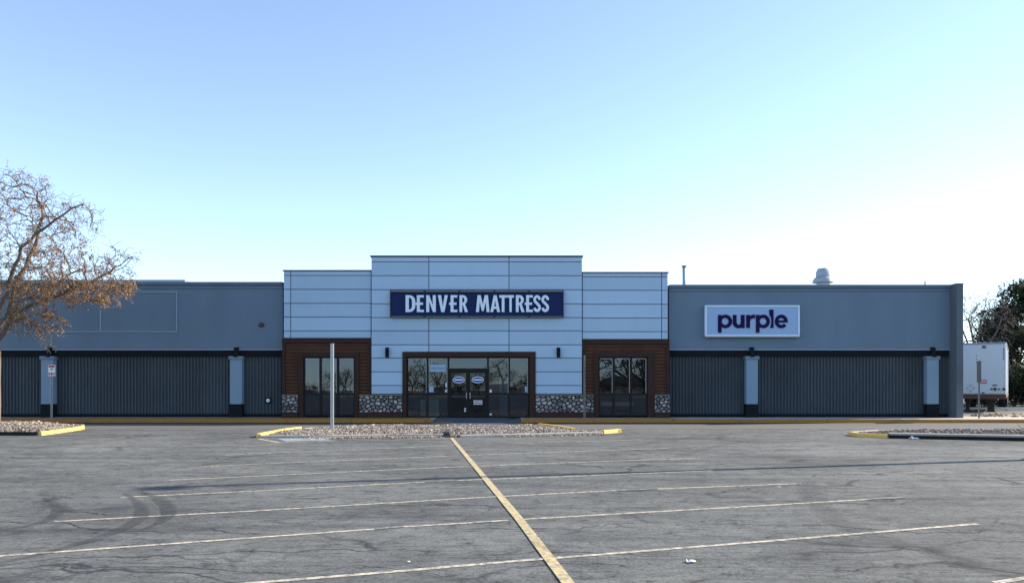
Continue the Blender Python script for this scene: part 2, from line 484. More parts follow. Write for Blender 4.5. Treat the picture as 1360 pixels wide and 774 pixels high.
def kerb_run(mbs, pts, w=0.16, h=0.15, z0=-0.02, closed=False, r=0.02):
    """a kerb swept along ground points, top edges eased"""
    P = [Vector((p[0], p[1], 0)) for p in pts]
    prof = [(-w/2, z0), (-w/2, h-r), (-w/2+r, h), (w/2-r, h), (w/2, h-r), (w/2, z0)]
    vs = []; fs = []
    n = len(P); m = len(prof)
    for i, p in enumerate(P):
        a = P[(i-1) % n] if (closed or i > 0) else p
        b = P[(i+1) % n] if (closed or i < n-1) else p
        t = (b - a).normalized(); nn = Vector((-t.y, t.x, 0))
        for o_, z in prof: q = p + nn*o_; vs.append((q.x, q.y, z))
    rng = range(n if closed else n-1)
    for i in rng:
        j = (i+1) % n
        for k in range(m-1): fs.append((i*m+k, j*m+k, j*m+k+1, i*m+k+1))
    if not closed: fs.append(tuple(range(m))); fs.append(tuple(range((n-1)*m+m-1, (n-1)*m-1, -1)))
    mbs.add(vs, fs)

pk = MB()
random.seed(3)
def kerb_blocks(mbk, x0, x1, y):
    x = x0
    while x < x1 - 0.05:
        e = min(x1, x + random.uniform(2.6, 3.4))
        dy = random.uniform(-0.008, 0.008)
        kerb_run(mbk, [(x+0.006, y+0.08+dy), (e-0.006, y+0.08+dy)], h=ZS+0.004+random.uniform(-.006,.006))
        x = e
kerb_blocks(pk, -48, xl0, YK)
kerb_blocks(pk, xr1, XR+0.6, YK)
kerb_run(pk, [(xl0, YK+.08), (xl1, YK+.08)], h=0.02)
kerb_run(pk, [(XR+0.6, YK+0.08), (XR+1.5, YK+0.12), (XR+2.3, YK+0.35)], h=ZS)
o = pk.build('pavement_kerb', M['walk_yellow']); tag(o, kind='structure')
for xa_, xb_, wd_ in ((-48, xl0-.15, 1.3), (xr1+.15, gx(905, YK), .9)):
    sheet('painted_edge', [(xa_, YK+.17), (xb_, YK+.17), (xb_, YK+.17+wd_), (xa_, YK+.17+wd_)], ZS+.004, M['walk_yellow'], kind='structure')
sheet('shade_strip', [(-48, YK-.75), (gx(560,YK), YK-.7), (xl0, YK-.35), (xl0, YK-.005), (-48, YK-.005)], 0.0045, M['shade_strip'], kind='structure')  # dark sheets along the kerb foot, painting the shaded strip of road
sheet('shade_strip', [(xr1, YK-.35), (xr1+.8, YK-.7), (gx(960,YK), YK-.6), (gx(1125,YK), YK-.1), (gx(1125,YK), YK-.005), (xr1, YK-.005)], 0.0045, M['shade_strip'], kind='structure')

# painted lines ------------------------------------------------------
def strip(pts, w, z):
    P = [Vector(p) for p in pts]
    vs = []; fs = []
    for i, p in enumerate(P):
        t = (P[min(i+1, len(P)-1)] - P[max(i-1, 0)]).normalized()
        n = Vector((-t.y, t.x))
        ww = (w[i] if hasattr(w, '__len__') else w) * (1 + random.uniform(-.05,.05))
        vs += [(p.x+n.x*ww/2, p.y+n.y*ww/2, z), (p.x-n.x*ww/2, p.y-n.y*ww/2, z)]
    for i in range(len(P)-1): fs.append((2*i, 2*i+2, 2*i+3, 2*i+1))
    return vs, fs
def line_pts(a, b):
    A = Vector(gnd(*a)); B = Vector(gnd(*b))
    n = max(2, int((B-A).length/0.7))
    return [A.lerp(B, i/n) for i in range(n+1)]
LINES = [
 [[(-160,750),(497,702.5)], [(536,699.3),(629,694)], [(651,692.3),(676,690.8)], [(686,690),(1020,671)], [(1020,671),(1153,663)]],
 [[(72,692.6),(340,678.3)], [(340,678.3),(645,660.2)], [(645,660.2),(819,651.2)], [(873,649.2),(1064,642)]],
 [[(160,660.3),(340,652)], [(340,652),(564,640)], [(606,638),(780,631.6)], [(783,631.2),(946,625)]],
 [[(223,637.6),(340,632.2)], [(340,632.2),(618,619.3)], [(636,618.8),(804,612.4)], [(804,612.4),(931,608.3)]],
 [[(266,619.8),(340,616.2)], [(340,616.2),(609,604.9)], [(621,604.4),(680,602.4)], [(680,602.4),(889,595)]],
 [[(299,604.2),(340,602.3)], [(340,602.3),(603,591.4)], [(680,589),(751,586.2)], [(765,586.4),(854,583.6)]],
 [[(325,592.6),(372,590)], [(456,586),(600,582)]],
 [[(-60,806),(340,774)], [(340,774),(540,757.6)], [(540,757.6),(680,745.5)], [(680,745.5),(1020,718.6)], [(1020,718.6),(1298,695.6)]],
 [[(1322,774),(1390,763)]],
]
mb = MB()
for L in LINES:
    for a, b in L: mb.add(*strip(line_pts(a, b), 0.076, 0.005))
mb.add(*strip(line_pts((343,582.5),(372,588)), 0.12, 0.005)); mb.add(*strip(line_pts((372,588),(447,585.3)), 0.12, 0.0055))
mb.add(*strip(line_pts((343,582.5),(420,581.6)), 0.10, 0.006))
fb_ = MB()
for a, b in (((497,702.5),(536,699.3)),((629,694),(651,692.3)),((819,651.2),(873,649.2)),((564,640),(606,638)),((618,619.3),(636,618.8)),((603,591.4),(680,589)),((751,586.2),(765,586.4)),((372,590),(456,586)),((300,592),(325,592.6)),((1153,663),(1200,660.5)),((889,595),(930,593.6))):
    fb_.add(*strip(line_pts(a, b), 0.09, 0.0075))
tag(fb_.build('faded_lines', M['line_faint']), kind='structure')
o = mb.build('stall_lines', M['line_white']); tag(o, kind='structure')
mb = MB()
mb.add(*strip(line_pts((599.5,581.5),(690,690)) + line_pts((690,690),(773,799))[1:], 0.108, 0.0095))
o = mb.build('centre_line', M['line_yellow']); tag(o, kind='structure')
# accessible bay patch: blue square with a white wheelchair figure, much worn
q = [gnd(368,582.6), gnd(428,582.0), gnd(441,584.6), gnd(380,586.4)]
sheet('bay_patch', q, 0.007, M['line_blue'], kind='structure')
mb = MB()
cx = sum(p[0] for p in q)/4; cy = sum(p[1] for p in q)/4
ring = [Vector((cx-0.05+0.33*math.cos(a), cy-0.12+0.27*math.sin(a))) for a in [R(v) for v in range(120, 400, 20)]]
mb.add(*strip(ring, 0.09, 0.011))
mb.add(*strip([Vector((cx-.12, cy+.32)), Vector((cx-.05, cy+.05)), Vector((cx+.22, cy+.02)), Vector((cx+.36, cy-.3)), Vector((cx+.5, cy-.26))], 0.09, 0.012))
hd = [(cx-.15+.08*math.cos(R(a)), cy+.46+.08*math.sin(R(a)), 0.011) for a in range(0, 360, 30)]
mb.add(hd, [tuple(range(12))])
o = mb.build('bay_symbol', M['line_white']); tag(o, kind='structure')

# tyre marks
def arc_px(pts): # smooth polyline through pixel points on the ground
    P = [Vector(gnd(*p)) for p in pts]
    out = []
    for i in range(len(P)-1):
        p0 = P[max(i-1,0)]; p1 = P[i]; p2 = P[i+1]; p3 = P[min(i+2,len(P)-1)]
        for k in range(8):
            u = k/8
            out.append(0.5*((2*p1)+(p2-p0)*u+(2*p0-5*p1+4*p2-p3)*u*u+(-p0+3*p1-3*p2+p3)*u**3))
    out.append(P[-1]); return out
mb = MB()
z = 0.0130
for pts, w in (([(165,655),(185,668),(190,682),(178,695),(140,712),(60,735),(-20,752)], 0.17),
               ([(188,652),(212,663),(226,676),(220,690),(195,702)], 0.18),
               ([(58,660),(76,671),(79,678),(70,688),(40,698),(-30,710)], 0.15)):
    P = arc_px(pts); n_ = len(P); mb.add(*strip(P, [w*(.25+.75*min(1, i/(n_*.3), (n_-1-i)/(n_*.5)+.15)) for i in range(n_)], z)); z += 0.0005
o = mb.build('tyre_marks', M['skid']); tag(o, kind='structure')
mb = MB()
for pts, w in (([(452,693),(468,682),(500,673),(560,672)], 0.2), ([(0,575+5),(90,578),(170,574),(260,569)], 0.3), ([(20,598),(120,588),(230,577),(330,572)], 0.3),
               ([(840,592),(960,577),(1120,576),(1260,590)], 0.3), ([(900,606),(1000,585),(1150,586),(1330,600)], 0.25),
               ([(1070,640),(1110,690),(1230,730),(1370,770)], 0.3), ([(980,700),(1150,720),(1360,742)], 0.2), ([(700,720),(800,752),(860,790)], 0.16)):
    P = arc_px(pts); mb.add(*strip(P, w, z)); z += 0.0005
o = mb.build('faint_tyre_marks', M['skid_faint']); tag(o, kind='structure')

# ------------------------------------------------------------------ islands
def chaikin(P, n=2, closed=True):
    for _ in range(n):
        Q = []
        m = len(P)
        for i in range(m if closed else m-1):
            a = P[i]; b = P[(i+1) % m]
            Q += [(a[0]*.75+b[0]*.25, a[1]*.75+b[1]*.25), (a[0]*.25+b[0]*.75, a[1]*.25+b[1]*.75)]
        P = Q
    return P
def inside(p, P):
    x, y = p; c = False; j = len(P)-1
    for i in range(len(P)):
        if (P[i][1] > y) != (P[j][1] > y) and x < (P[j][0]-P[i][0])*(y-P[i][1])/(P[j][1]-P[i][1])+P[i][0]: c = not c
        j = i
    return c
def edge_dist(p, P):
    best = 1e9; p = Vector(p)
    for i in range(len(P)):
        a = Vector(P[i]); b = Vector(P[(i+1) % len(P)]); d = b-a
        u = max(0, min(1, (p-a).dot(d)/max(d.length_squared,1e-9)))
        best = min(best, (a+d*u-p).length)
    return best
ROCK = None
def rock_shape():
    bm = bmesh.new(); bmesh.ops.create_icosphere(bm, subdivisions=1, radius=1.0)
    V = [v.co.copy() for v in bm.verts]; Fc = [[v.index for v in f.verts] for f in bm.faces]; bm.free()
    return V, Fc
RV, RF = rock_shape()
def mound_h(p, P, top):
    e = edge_dist(p, P)
    rim = min(0.09, top*.45)
    return rim + (top-rim)*min(1.0, e/1.4)**0.8 + 0.02*math.sin(p[0]*2.3)*math.sin(p[1]*1.7)
def island(P, top, kerbs, mat_peb, dens, seed, spill=None, view=None):
    """raised bed + kerbs + loose gravel"""
    rnd = random.Random(seed)
    bed = MB()
    xs = [p[0] for p in P]; ys = [p[1] for p in P]
    step = 0.35
    grid = {}
    x0, y0 = min(xs), min(ys)
    nx = int((max(xs)-x0)/step)+2; ny = int((max(ys)-y0)/step)+2
    for i in range(nx):
        for j in range(ny):
            p = (x0+i*step, y0+j*step)
            ok = inside(p, P)
            z = mound_h(p, P, top)-0.035 if ok else 0.03
            if ok or edge_dist(p, P) < 0.08: grid[i, j] = len(bed.v); bed.v.append((p[0], p[1], z))
    for i in range(nx-1):
        for j in range(ny-1):
            ks = [(i,j),(i+1,j),(i+1,j+1),(i,j+1)]
            if all(k in grid for k in ks): bed.f.append(tuple(grid[k] for k in ks))
    o = bed.build('planting_bed', M['soil_bed'], smooth=True); tag(o, kind='structure')
    for pts, mat, *hh in kerbs:
        mbk = MB(); kerb_run(mbk, pts, w=.14, h=hh[0] if hh else 0.115)
        o = mbk.build('island_kerb', mat); tag(o, kind='structure')
    g = MB()
    area = (max(xs)-x0)*(max(ys)-y0)
    for _ in range(int(area*dens)):
        p = (rnd.uniform(x0, max(xs)), rnd.uniform(y0, max(ys)))
        if not inside(p, P) or edge_dist(p, P) < 0.09: continue
        s = rnd.uniform(0.016, 0.039)*(1.6 if rnd.random() < .08 else 1)
        z = mound_h(p, P, top) - 0.035 + s*0.35
        put_rock(g, rnd, p[0], p[1], z, s)
    if spill:
        a, b, w, n = spill
        for _ in range(n):
            u = rnd.random(); off = abs(rnd.gauss(0, w))
            x = a[0]+(b[0]-a[0])*u; y = a[1]+(b[1]-a[1])*u-0.1-off
            s = rnd.uniform(0.016, 0.040)
            put_rock(g, rnd, x, y, s*0.4, s)
    o = g.build('gravel', mat_peb); tag(o, kind='stuff')
    return o
def put_rock(g, rnd, x, y, z, s):
    rot = Matrix.Rotation(rnd.uniform(0, 6.28), 3, 'Z') @ Matrix.Rotation(rnd.uniform(-.6,.6), 3, 'X')
    sx, sy, sz = s*rnd.uniform(.8,1.5), s*rnd.uniform(.7,1.1), s*rnd.uniform(.5,.85)
    t = rnd.choice((0.3, 0.5, 0.75, 0.9, 1.0, 1.1, 1.3, 1.6)) * rnd.uniform(.9, 1.1)
    vs = []
    for v in RV:
        k = 1 + rnd.uniform(-.18, .18)
        q = rot @ Vector((v.x*sx*k, v.y*sy*k, v.z*sz*k)); vs.append((q.x+x, q.y+y, q.z+z))
    g.add(vs, RF, t)

def px_poly(*pts): return [gnd(*p) for p in pts]
# centre island
a0 = gnd(344,581.2); a1 = gnd(596,579.3); b0 = gnd(602,580.4); b1 = gnd(800,575.6); tip = gnd(823,574.2)
backR1 = (2.15, 27.6); backR0 = (1.05, 31.1); backL0 = (-6.2, 31.0); backL1 = (-7.75, 27.6)
Pc = [a0, a1, b0, b1, tip, (tip[0]-0.15, tip[1]+0.45), backR1, backR0, backL0, (-7.2,29.6), backL1, (a0[0]-0.12, a0[1]+0.9)]
whitek = M['kerb_grey']
island(Pc, 0.125, [([(a0[0]-.02, a0[1]+.02), (a0[0]-0.14, a0[1]+.5), (a0[0]-.12, a0[1]+1.1), backL1, (-7.55,28.6)], M['kerb_yellow']),
                  ([(a0[0]+.05, a0[1]), (a0[0]+2.2, a0[1]+.12), (a1[0]-1.8, a1[1]-.02), (a1[0]-.12, a1[1]+.02)], whitek, .075),
                  ([(b0[0]+.2, b0[1]), (b0[0]+2, b0[1]+.62), b1], whitek, .075),
                  ([(b1[0]+.01, b1[1]), (tip[0]-.12, tip[1]-.02), tip, (tip[0]-.05, tip[1]+.35)], M['kerb_yellow']),
                  ([backR0, ((backR0[0]+backR1[0])/2+.12, (backR0[1]+backR1[1])/2), backR1], M['kerb_yellow']),
                  ([(-7.5,28.9), (-7.2,29.7), (-6.2,31.0), (-2,31.2), (backR0[0]-.1, backR0[1]+.02)], whitek, .05)],
       M['pebble'], 480, 11, spill=((a0[0]+1.5, a0[1]+.1), (b1[0], b1[1]), 0.3, 4200))
# broken end of the kerb: dark tilted lump of concrete by the gap
mb = MB(); mb.box(-0.10, 0.09, -0.13, 0.13, 0, 0.17, b=0.04)
mb.add([(-.2,-.25,0),(.12,-.3,0),(.05,-.12,.09),(-.14,-.1,.1)], [(0,1,2,3)])
kr = mb.build('kerb_fragment', M['dark_metal'])
p = gnd(594, 580.2); kr.location = (p[0], p[1], 0.0); kr.rotation_euler = (R(6), R(-8), R(12))
tag(kr, 'dark broken lump of kerb at the gap in the front of the centre gravel island', 'kerb fragment')
# left island
c0 = gnd(51,578.0); c1 = gnd(107,570.2)
Pl = [(-40, 25.6), (-20, 25.65), c0, ((c0[0]+c1[0])/2+.02, (c0[1]+c1[1])/2), c1, (c1[0]-.3, c1[1]+.8), (-17.0, 30.9), (-40, 31.2)]
island(Pl, 0.27, [([(-40,25.62), (-20,25.62), c0], M['shaded_kerb']),
                  ([(c0[0]+.03, c0[1]), ((c0[0]+c1[0])/2+.05, (c0[1]+c1[1])/2), c1, (c1[0]-.15, c1[1]+.4)], M['kerb_yellow']),
                  ([(c1[0]-.2, c1[1]+.5), (-16.2,30.3), (-17.5, 30.95), (-40, 31.2)], whitek)], M['pebble'], 260, 12)
# right island
d0 = gnd(1141,579.6); d1 = gnd(1180,581.6); d2 = gnd(1362,585.2)
Pr = [d0, (d0[0]+.25, d0[1]-.28), d1, d2, (26, 20.6), (26, 27.2), (14.5, 27.0), (12.2, 26.6), (10.9, 25.7)]
island(Pr, 0.19, [([(d1[0]+.02,d1[1]), d2, (26,20.6)], M['shaded_kerb'], .125),
                  ([(10.75, 25.5), d0, (d0[0]+.25, d0[1]-.28), d1], M['kerb_yellow']),
                  ([(10.8,25.6), (12.1,26.65), (14.5,27.05), (26,27.25)], whitek)], M['pebble_dark'], 330, 13)

mb = MB(); P_ = [(d1[0]+.06,d1[1]+.09), (d2[0], d2[1]+.10), (26,20.70)]
prev = None
kerb_run(mb, P_, w=.37, h=.158, z0=.100, r=.02)
tag(mb.build('kerb_top', whitek), kind='structure')
# ------------------------------------------------------------------ store building
BX0 = gx(-330, YW); BX1 = gx(1279, YW)
store = empty('store_building', (0, 38, 0), 'long grey single storey store with white stepped entrance block and brown wood portals', 'store')
def part(mb, name, mat, parent=store, **kw): return mb.build(name, mat, parent, **kw)
XL = gx(376, YW); XRW = gx(888, YW)     # limits of the entrance block
# main body (roof, back and sides)
zR = gz(386, YW)
mb = MB(); mb.box(BX0, BX1-0.02, YW+0.9, 78, -0.02, zR); part(mb, 'body', M['end_wall'])
mb = MB(); mb.box(BX0+.1, BX1-0.2, YW+1.0, 77.8, zR+.003, zR+0.05); part(mb, 'roof', M['roofing'])
zsof = gz(465, YW); zrib1 = gz(472.5, YW)
YR = YW + 0.22    # ribbed wall plane
def wing(x0, x1, ytop, cols):
    zt = gz(ytop, YW)
    mb = MB(); mb.box(x0, x1, YW, YW+0.8, zsof, zt-0.05)
    part(mb, 'fascia', M['stucco'])
    mb = MB()
    mb.box(x0, x1, YW-0.05, YW-0.003, zt-0.28, zt-0.20, b=0.012)
    mb.box(x0, x1, YW-0.10, YW-0.003, zt-0.13, zt-0.055, b=0.012)
    part(mb, 'cornice', M['stucco'])
    mb = MB(); mb.box(x0, x1, YW-0.13, YW+0.85, zt-0.048, zt+0.0, b=0.01)
    part(mb, 'coping', M['grey_coping'])
    mb = MB(); mb.box(x0, x1, YW-0.012, YW-0.002, zsof, zsof+0.045); part(mb, 'drip_edge', M['stucco_trim'])
    mb = MB(); mb.box(x0, x1, YW+0.05, YW+0.75, zrib1-0.02, zsof-0.003); part(mb, 'soffit_beam', M['black'])
    # ribbed wall with trapezoidal ribs
    prof = []; x = x0; pitch = 0.148
    while x < x1:
        prof += [(x, YR), (x+pitch*.42, YR), (x+pitch*.52, YR-0.05), (x+pitch*.90, YR-0.05)]
        x += pitch
    mb = MB(); mb.profile_z([q for q in prof if q[0] < x1], gz(549.5, YW), zrib1-0.022)
    rnd = random.Random(int(x1*10)); tn = {}
    for f in mb.f: tn.setdefault(int((mb.v[f[0]][0]-x0)/1.18), rnd.uniform(.88, 1.14))
    mb.tone = [tn[int((mb.v[f[0]][0]-x0)/1.18)] for f in mb.f]
    part(mb, 'ribbed_wall', M['rib'])
    mb = MB(); mb.box(x0, x1, YR-0.09, YR+0.5, ZS-0.05, gz(549.5, YW)-.002); part(mb, 'plinth', M['black'])
    mb = MB(); mb.box(x0, x1, YR+0.02, YR+0.6, ZS, zsof-.02); part(mb, 'backing_wall', M['black'])
wing(BX0, XL-0.01, 374.6, None)
wing(XRW+0.01, gx(1268, YW), 378.2, None)
# slightly higher roof parapet behind the far left
mb = MB(); mb.box(BX0+.2, gx(246, YW+.9), YW+0.86, YW+1.6, zR, gz(371.6, YW+.9)); part(mb, 'raised_parapet', M['grey_coping'])
# wing wall closing the right end
mb = MB(); mb.box(gx(1270.5, YC-.1), gx(1279.5, YC-.1), YC-0.1, YW+1.0, -0.02, gz(377.2, YC-.1), b=0.012); part(mb, 'end_wall', M['end_wall'])
mb = MB(); mb.box(gx(1270.5, YC-.1)-.03, gx(1279.5, YC-.1)+.03, YC-0.14, YW+1.05, gz(377.2, YC-.1)+.002, gz(375.9, YC-.1), b=0.008); part(mb, 'coping', M['grey_coping'])
# old sign border trim on left fascia
mb = MB()
def fr(x0, x1, y0, y1, w=0.045):
    a, b, c, d = gx(x0, YW), gx(x1, YW), gz(y1, YW), gz(y0, YW)
    for bx in ((a, b, d-w, d), (a, b, c, c+w), (a, a+w, c+w+.002, d-w-.002), (b-w, b, c+w+.002, d-w-.002)): mb.box(bx[0], bx[1], YW-0.035, YW-0.001, bx[2], bx[3])
fr(33, 235.5, 387, 441)
mb.box(gx(133, YW), gx(134.6, YW), YW-0.033, YW-0.001, gz(439.2, YW), gz(388.8, YW))
part(mb, 'fascia_trim', M['stucco_trim'])
# columns
def column(x0, x1):
    a, b = gx(x0, YW), gx(x1, YW)
    mb = MB(); mb.box(a, b, YW-0.12, YR+0.1, gz(536.3, YW), gz(477.2, YW)-.002, b=0.012)
    c = part(mb, 'column', M['column'])
    mb = MB(); mb.box(a-.05, b+.05, YW-0.17, YR+0.1, gz(477.2, YW), gz(472.3, YW)-.02, b=0.012); part(mb, 'capital', M['capital'], c)
    mb = MB(); mb.box(a-.02, b+.02, YW-0.15, YR+0.1, ZS-.02, gz(536.3, YW)-.002, b=0.012); part(mb, 'base', M['black'], c)
for a, b in ((56.5,72.5),(306.5,322.3),(990.3,1005.6),(1229.5,1245)): column(a, b)
column(-195, -179)

# entrance block ------------------------------------------------------
def panels(x0, x1, rows, cols, y, name='cladding', yb=0.06):
    """wall panels with open reveals between them; rows/cols are groove lines in pixels"""
    mb = MB(); g = 0.017
    for xa, xb in zip(cols[:-1], cols[1:]):
        for ya, yb_ in zip(rows[:-1], rows[1:]):
            mb.box(gx(xa, y)+g, gx(xb, y)-g, y, y+0.05, gz(yb_, y)+g, gz(ya, y)-g, b=0.004, tone=TR.uniform(.93, 1.05))
    return mb
TR = random.Random(17)
# left and right lower blocks
for side in (0, 1):
    if side == 0: xs, top, rows, cols, xo0, xo1 = (376.5, 493), 359.5, [359.5,365.7,384.2,402.8,421,439.3,449], [376.5,386,493], 376.5, 493
    else: xs, top, rows, cols, xo0, xo1 = (773.2, 887.2), 362, [362,367.5,385.5,404,422.3,440.3,450.5], [773.2,878.7,887.2], 773.2, 887.2
    part(panels(xo0, xo1, rows, cols, YC+0.10), 'cladding', M['white_panel'])
    mb = MB(); mb.box(gx(xo0, YC+.1)+.004, gx(xo1, YC+.1)-.004, YC+0.153, YC+3.0, gz(rows[-1], YC), gz(top, YC)-0.01); part(mb, 'backing_wall', M['reveal'])
    mb = MB(); mb.box(gx(xo0, YC+.1)-.03, gx(xo1, YC+.1)+.03, YC+0.05, YC+3.05, gz(top, YC)-.006, gz(top, YC)+0.045, b=0.008); part(mb, 'coping', M['coping'])
# centre block: stepped taller wall with an opening for the entrance
rows_c = [341,347.6,366,384.7,403.4,421.6,439.2,457.7,475.3,493.5,511.7,523.0]
cols_c = [493,569.5,676,773.2]
ex0, ex1, etop = 534.6, 711.2, 467.0
mb = MB(); g = 0.017
for xa, xb in zip(cols_c[:-1], cols_c[1:]):
    for ya, yb in zip(rows_c[:-1], rows_c[1:]):
        tn = TR.uniform(.93, 1.05)
        X0, X1, Z0, Z1 = gx(xa, YC)+g, gx(xb, YC)-g, gz(yb, YC)+g, gz(ya, YC)-g
        # cut away the entrance opening
        EX0, EX1, EZ = gx(ex0, YC)-.006, gx(ex1, YC)+.006, gz(etop, YC)+.006
        if Z0 >= EZ or X1 <= EX0 or X0 >= EX1: mb.box(X0, X1, YC, YC+.05, Z0, Z1, b=0.004, tone=tn); continue
        if Z1 > EZ: mb.box(X0, X1, YC, YC+.05, EZ, Z1, b=0.004, tone=tn) if (X0 > EX0 and X1 < EX1) else None
        if X0 < EX0: mb.box(X0, EX0, YC, YC+.05, Z0, Z1, b=0.004, tone=tn)
        if X1 > EX1: mb.box(EX1, X1, YC, YC+.05, Z0, Z1, b=0.004, tone=tn)
        if Z1 > EZ and not (X0 > EX0 and X1 < EX1):
            if X0 < EX0: mb.box(EX0+.0, X1, YC, YC+.05, EZ, Z1, tone=tn)
            else: mb.box(X0, EX1-.0, YC, YC+.05, EZ, Z1, tone=tn)
part(mb, 'cladding', M['white_panel'])
mb = MB()
zt = gz(341, YC); xa, xb = gx(493, YC), gx(773.2, YC)
mb.box(xa+.004, xb-.004, YC+.053, YC+3.6, gz(467, YC)+.02, zt-.01)
mb.box(xa+.004, gx(ex0, YC)-.02, YC+.053, YC+.35, ZS, gz(467, YC)+.018)
mb.box(gx(ex1, YC)+.02, xb-.004, YC+.053, YC+.35, ZS, gz(467, YC)+.018)
part(mb, 'backing_wall', M['reveal'])
mb = MB(); mb.box(xa-.04, xb+.04, YC-.05, YC+3.65, zt-.005, zt+.055, b=.008); part(mb, 'coping', M['coping'])

# brown portals
YP = YC + 0.06
def portal(x0, x1, ytop, wx0, wx1, ix0, ix1):
    z0, z1 = gz(525.5, YP), gz(ytop, YP)
    X0, X1, I0, I1 = gx(x0, YP), gx(x1, YP), gx(ix0, YP), gx(ix1, YP)
    zi = gz(467.6, YP)
    pitch = 0.149
    def logs(xa, xb, za, zb):
        prof = []; z = zb
        while z > za + 0.02:
            for k in range(7):
                q = k/6
                zz = z - pitch*q
                if zz < za: break
                prof.append((YP + 0.06 - 0.05*math.sin(math.pi*min(1, q*1.02))**0.6, zz))
            z -= pitch
        mb.profile_x(prof, xa, xb)
    mb = MB()
    logs(X0+.14, I0-.002, z0, gz(ytop+6.5, YP)-.002); logs(I1+.002, X1-.14, z0, gz(ytop+6.5, YP)-.002)
    logs(I0, I1, zi+.002, gz(ytop+6.5, YP)-.002)
    part(mb, 'log_siding', M['siding'], smooth=False)
    mb = MB()
    mb.box(X0, X1, YP-.045, YP+.1, gz(ytop+6.5, YP), z1, b=.008)
    mb.box(X0, X0+.138, YP-.03, YP+.1, z0, gz(ytop+6.5, YP)-.002, b=.006)
    mb.box(X1-.138, X1, YP-.03, YP+.1, z0, gz(ytop+6.5, YP)-.002, b=.006)
    W0, W1 = gx(wx0, YP), gx(wx1, YP); zt, zb = gz(473.6, YP), gz(552, YP)
    mb.box(I0, W0, YP-.05, YP+.16, ZS, zi, b=.006); mb.box(W1, I1, YP-.05, YP+.16, ZS, zi, b=.006)
    mb.box(W0+.002, W1-.002, YP-.05, YP+.16, zt, zi, b=.006)
    part(mb, 'portal_trim', M['brown_trim'])
    mb = MB(); mb.box(X0, I0, YP+.08, YP+.3, ZS, z1-.01); mb.box(I1, X1, YP+.08, YP+.3, ZS, z1-.01); mb.box(I0, I1, YP+.165, YP+.3, zt+.02, z1-.01)
    part(mb, 'backing_wall', M['reveal'])
portal(375, 493, 449, 403, 471.3, 395.6, 477.2)
portal(773.4, 889, 450.5, 794.8, 860.2, 788.6, 869.3)

# windows: frame bars with a pane of glass behind each light
def bars(mb, xs, zs, y, w, dep):
    for x in xs: mb.box(x-w/2, x+w/2, y, y+dep, zs[0], zs[1])
def window(x0, x1, ytop, ybot, mull, trans, y):
    X0, X1, Z0, Z1 = gx(x0, y), gx(x1, y), gz(ybot, y), gz(ytop, y)
    w = 0.06
    fb = MB()
    fb.box(X0, X1, y, y+.10, Z1-w, Z1); fb.box(X0, X1, y, y+.10, Z0, Z0+w)
    for x in (X0+w/2, X1-w/2): fb.box(x-w/2, x+w/2, y-.002, y+.10, Z0+w, Z1-w)
    for m in mull: x = gx(m, y); fb.box(x-.05, x+.05, y-.002, y+.10, Z0+w, Z1-w)
    zt = gz(trans, y)
    xs = [X0+w] + [v for m in mull for v in (gx(m, y)-.05, gx(m, y)+.05)] + [X1-w]
    for i in range(0, len(xs), 2): fb.box(xs[i], xs[i+1], y, y+.10, zt-.04, zt+.04)
    win = part(fb, 'window', M['bronze'])
    pb = MB()
    rnd = random.Random(int(x0))
    for i in range(0, len(xs), 2):
        for za, zb in ((Z0+w, zt-.04), (zt+.04, Z1-w)):
            t1 = rnd.uniform(-.004, .004); t2 = rnd.uniform(-.004,.004)
            pb.add([(xs[i], y+.05+t1, za), (xs[i+1], y+.05-t1, za), (xs[i+1], y+.05-t1+t2, zb), (xs[i], y+.05+t1+t2, zb)], [(0,1,2,3)])
    part(pb, 'pane', M['glass'], win)
    gb = MB()
    for i in range(0, len(xs), 2): gb.box(xs[i+1]-.028, xs[i+1]-.002, y+.012, y+.04, zt+.05, Z1-w-.01); gb.box(xs[i]+.01, xs[i+1]-.03, y+.012, y+.04, Z1-w-.03, Z1-w-.005)
    part(gb, 'gasket', M['pane_edge'], win)
    return win
window(403, 471.3, 473.8, 551.8, (425.5, 448.6), 523, YP+.02)
window(794.8, 860.2, 473.8, 552, (815, 838), 523.4, YP+.02)
# rooms behind the glass
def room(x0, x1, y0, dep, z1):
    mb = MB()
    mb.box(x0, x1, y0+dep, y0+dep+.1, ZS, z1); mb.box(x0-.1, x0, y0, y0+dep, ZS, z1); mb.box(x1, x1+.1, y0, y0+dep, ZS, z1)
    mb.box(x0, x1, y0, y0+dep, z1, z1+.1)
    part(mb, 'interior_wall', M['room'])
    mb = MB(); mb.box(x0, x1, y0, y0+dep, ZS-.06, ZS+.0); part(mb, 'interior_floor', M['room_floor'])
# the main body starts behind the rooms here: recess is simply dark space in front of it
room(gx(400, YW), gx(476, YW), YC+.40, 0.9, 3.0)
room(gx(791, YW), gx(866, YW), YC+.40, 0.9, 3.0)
room(gx(536, YW), gx(708, YW), YC+.37, 0.93, 3.0)

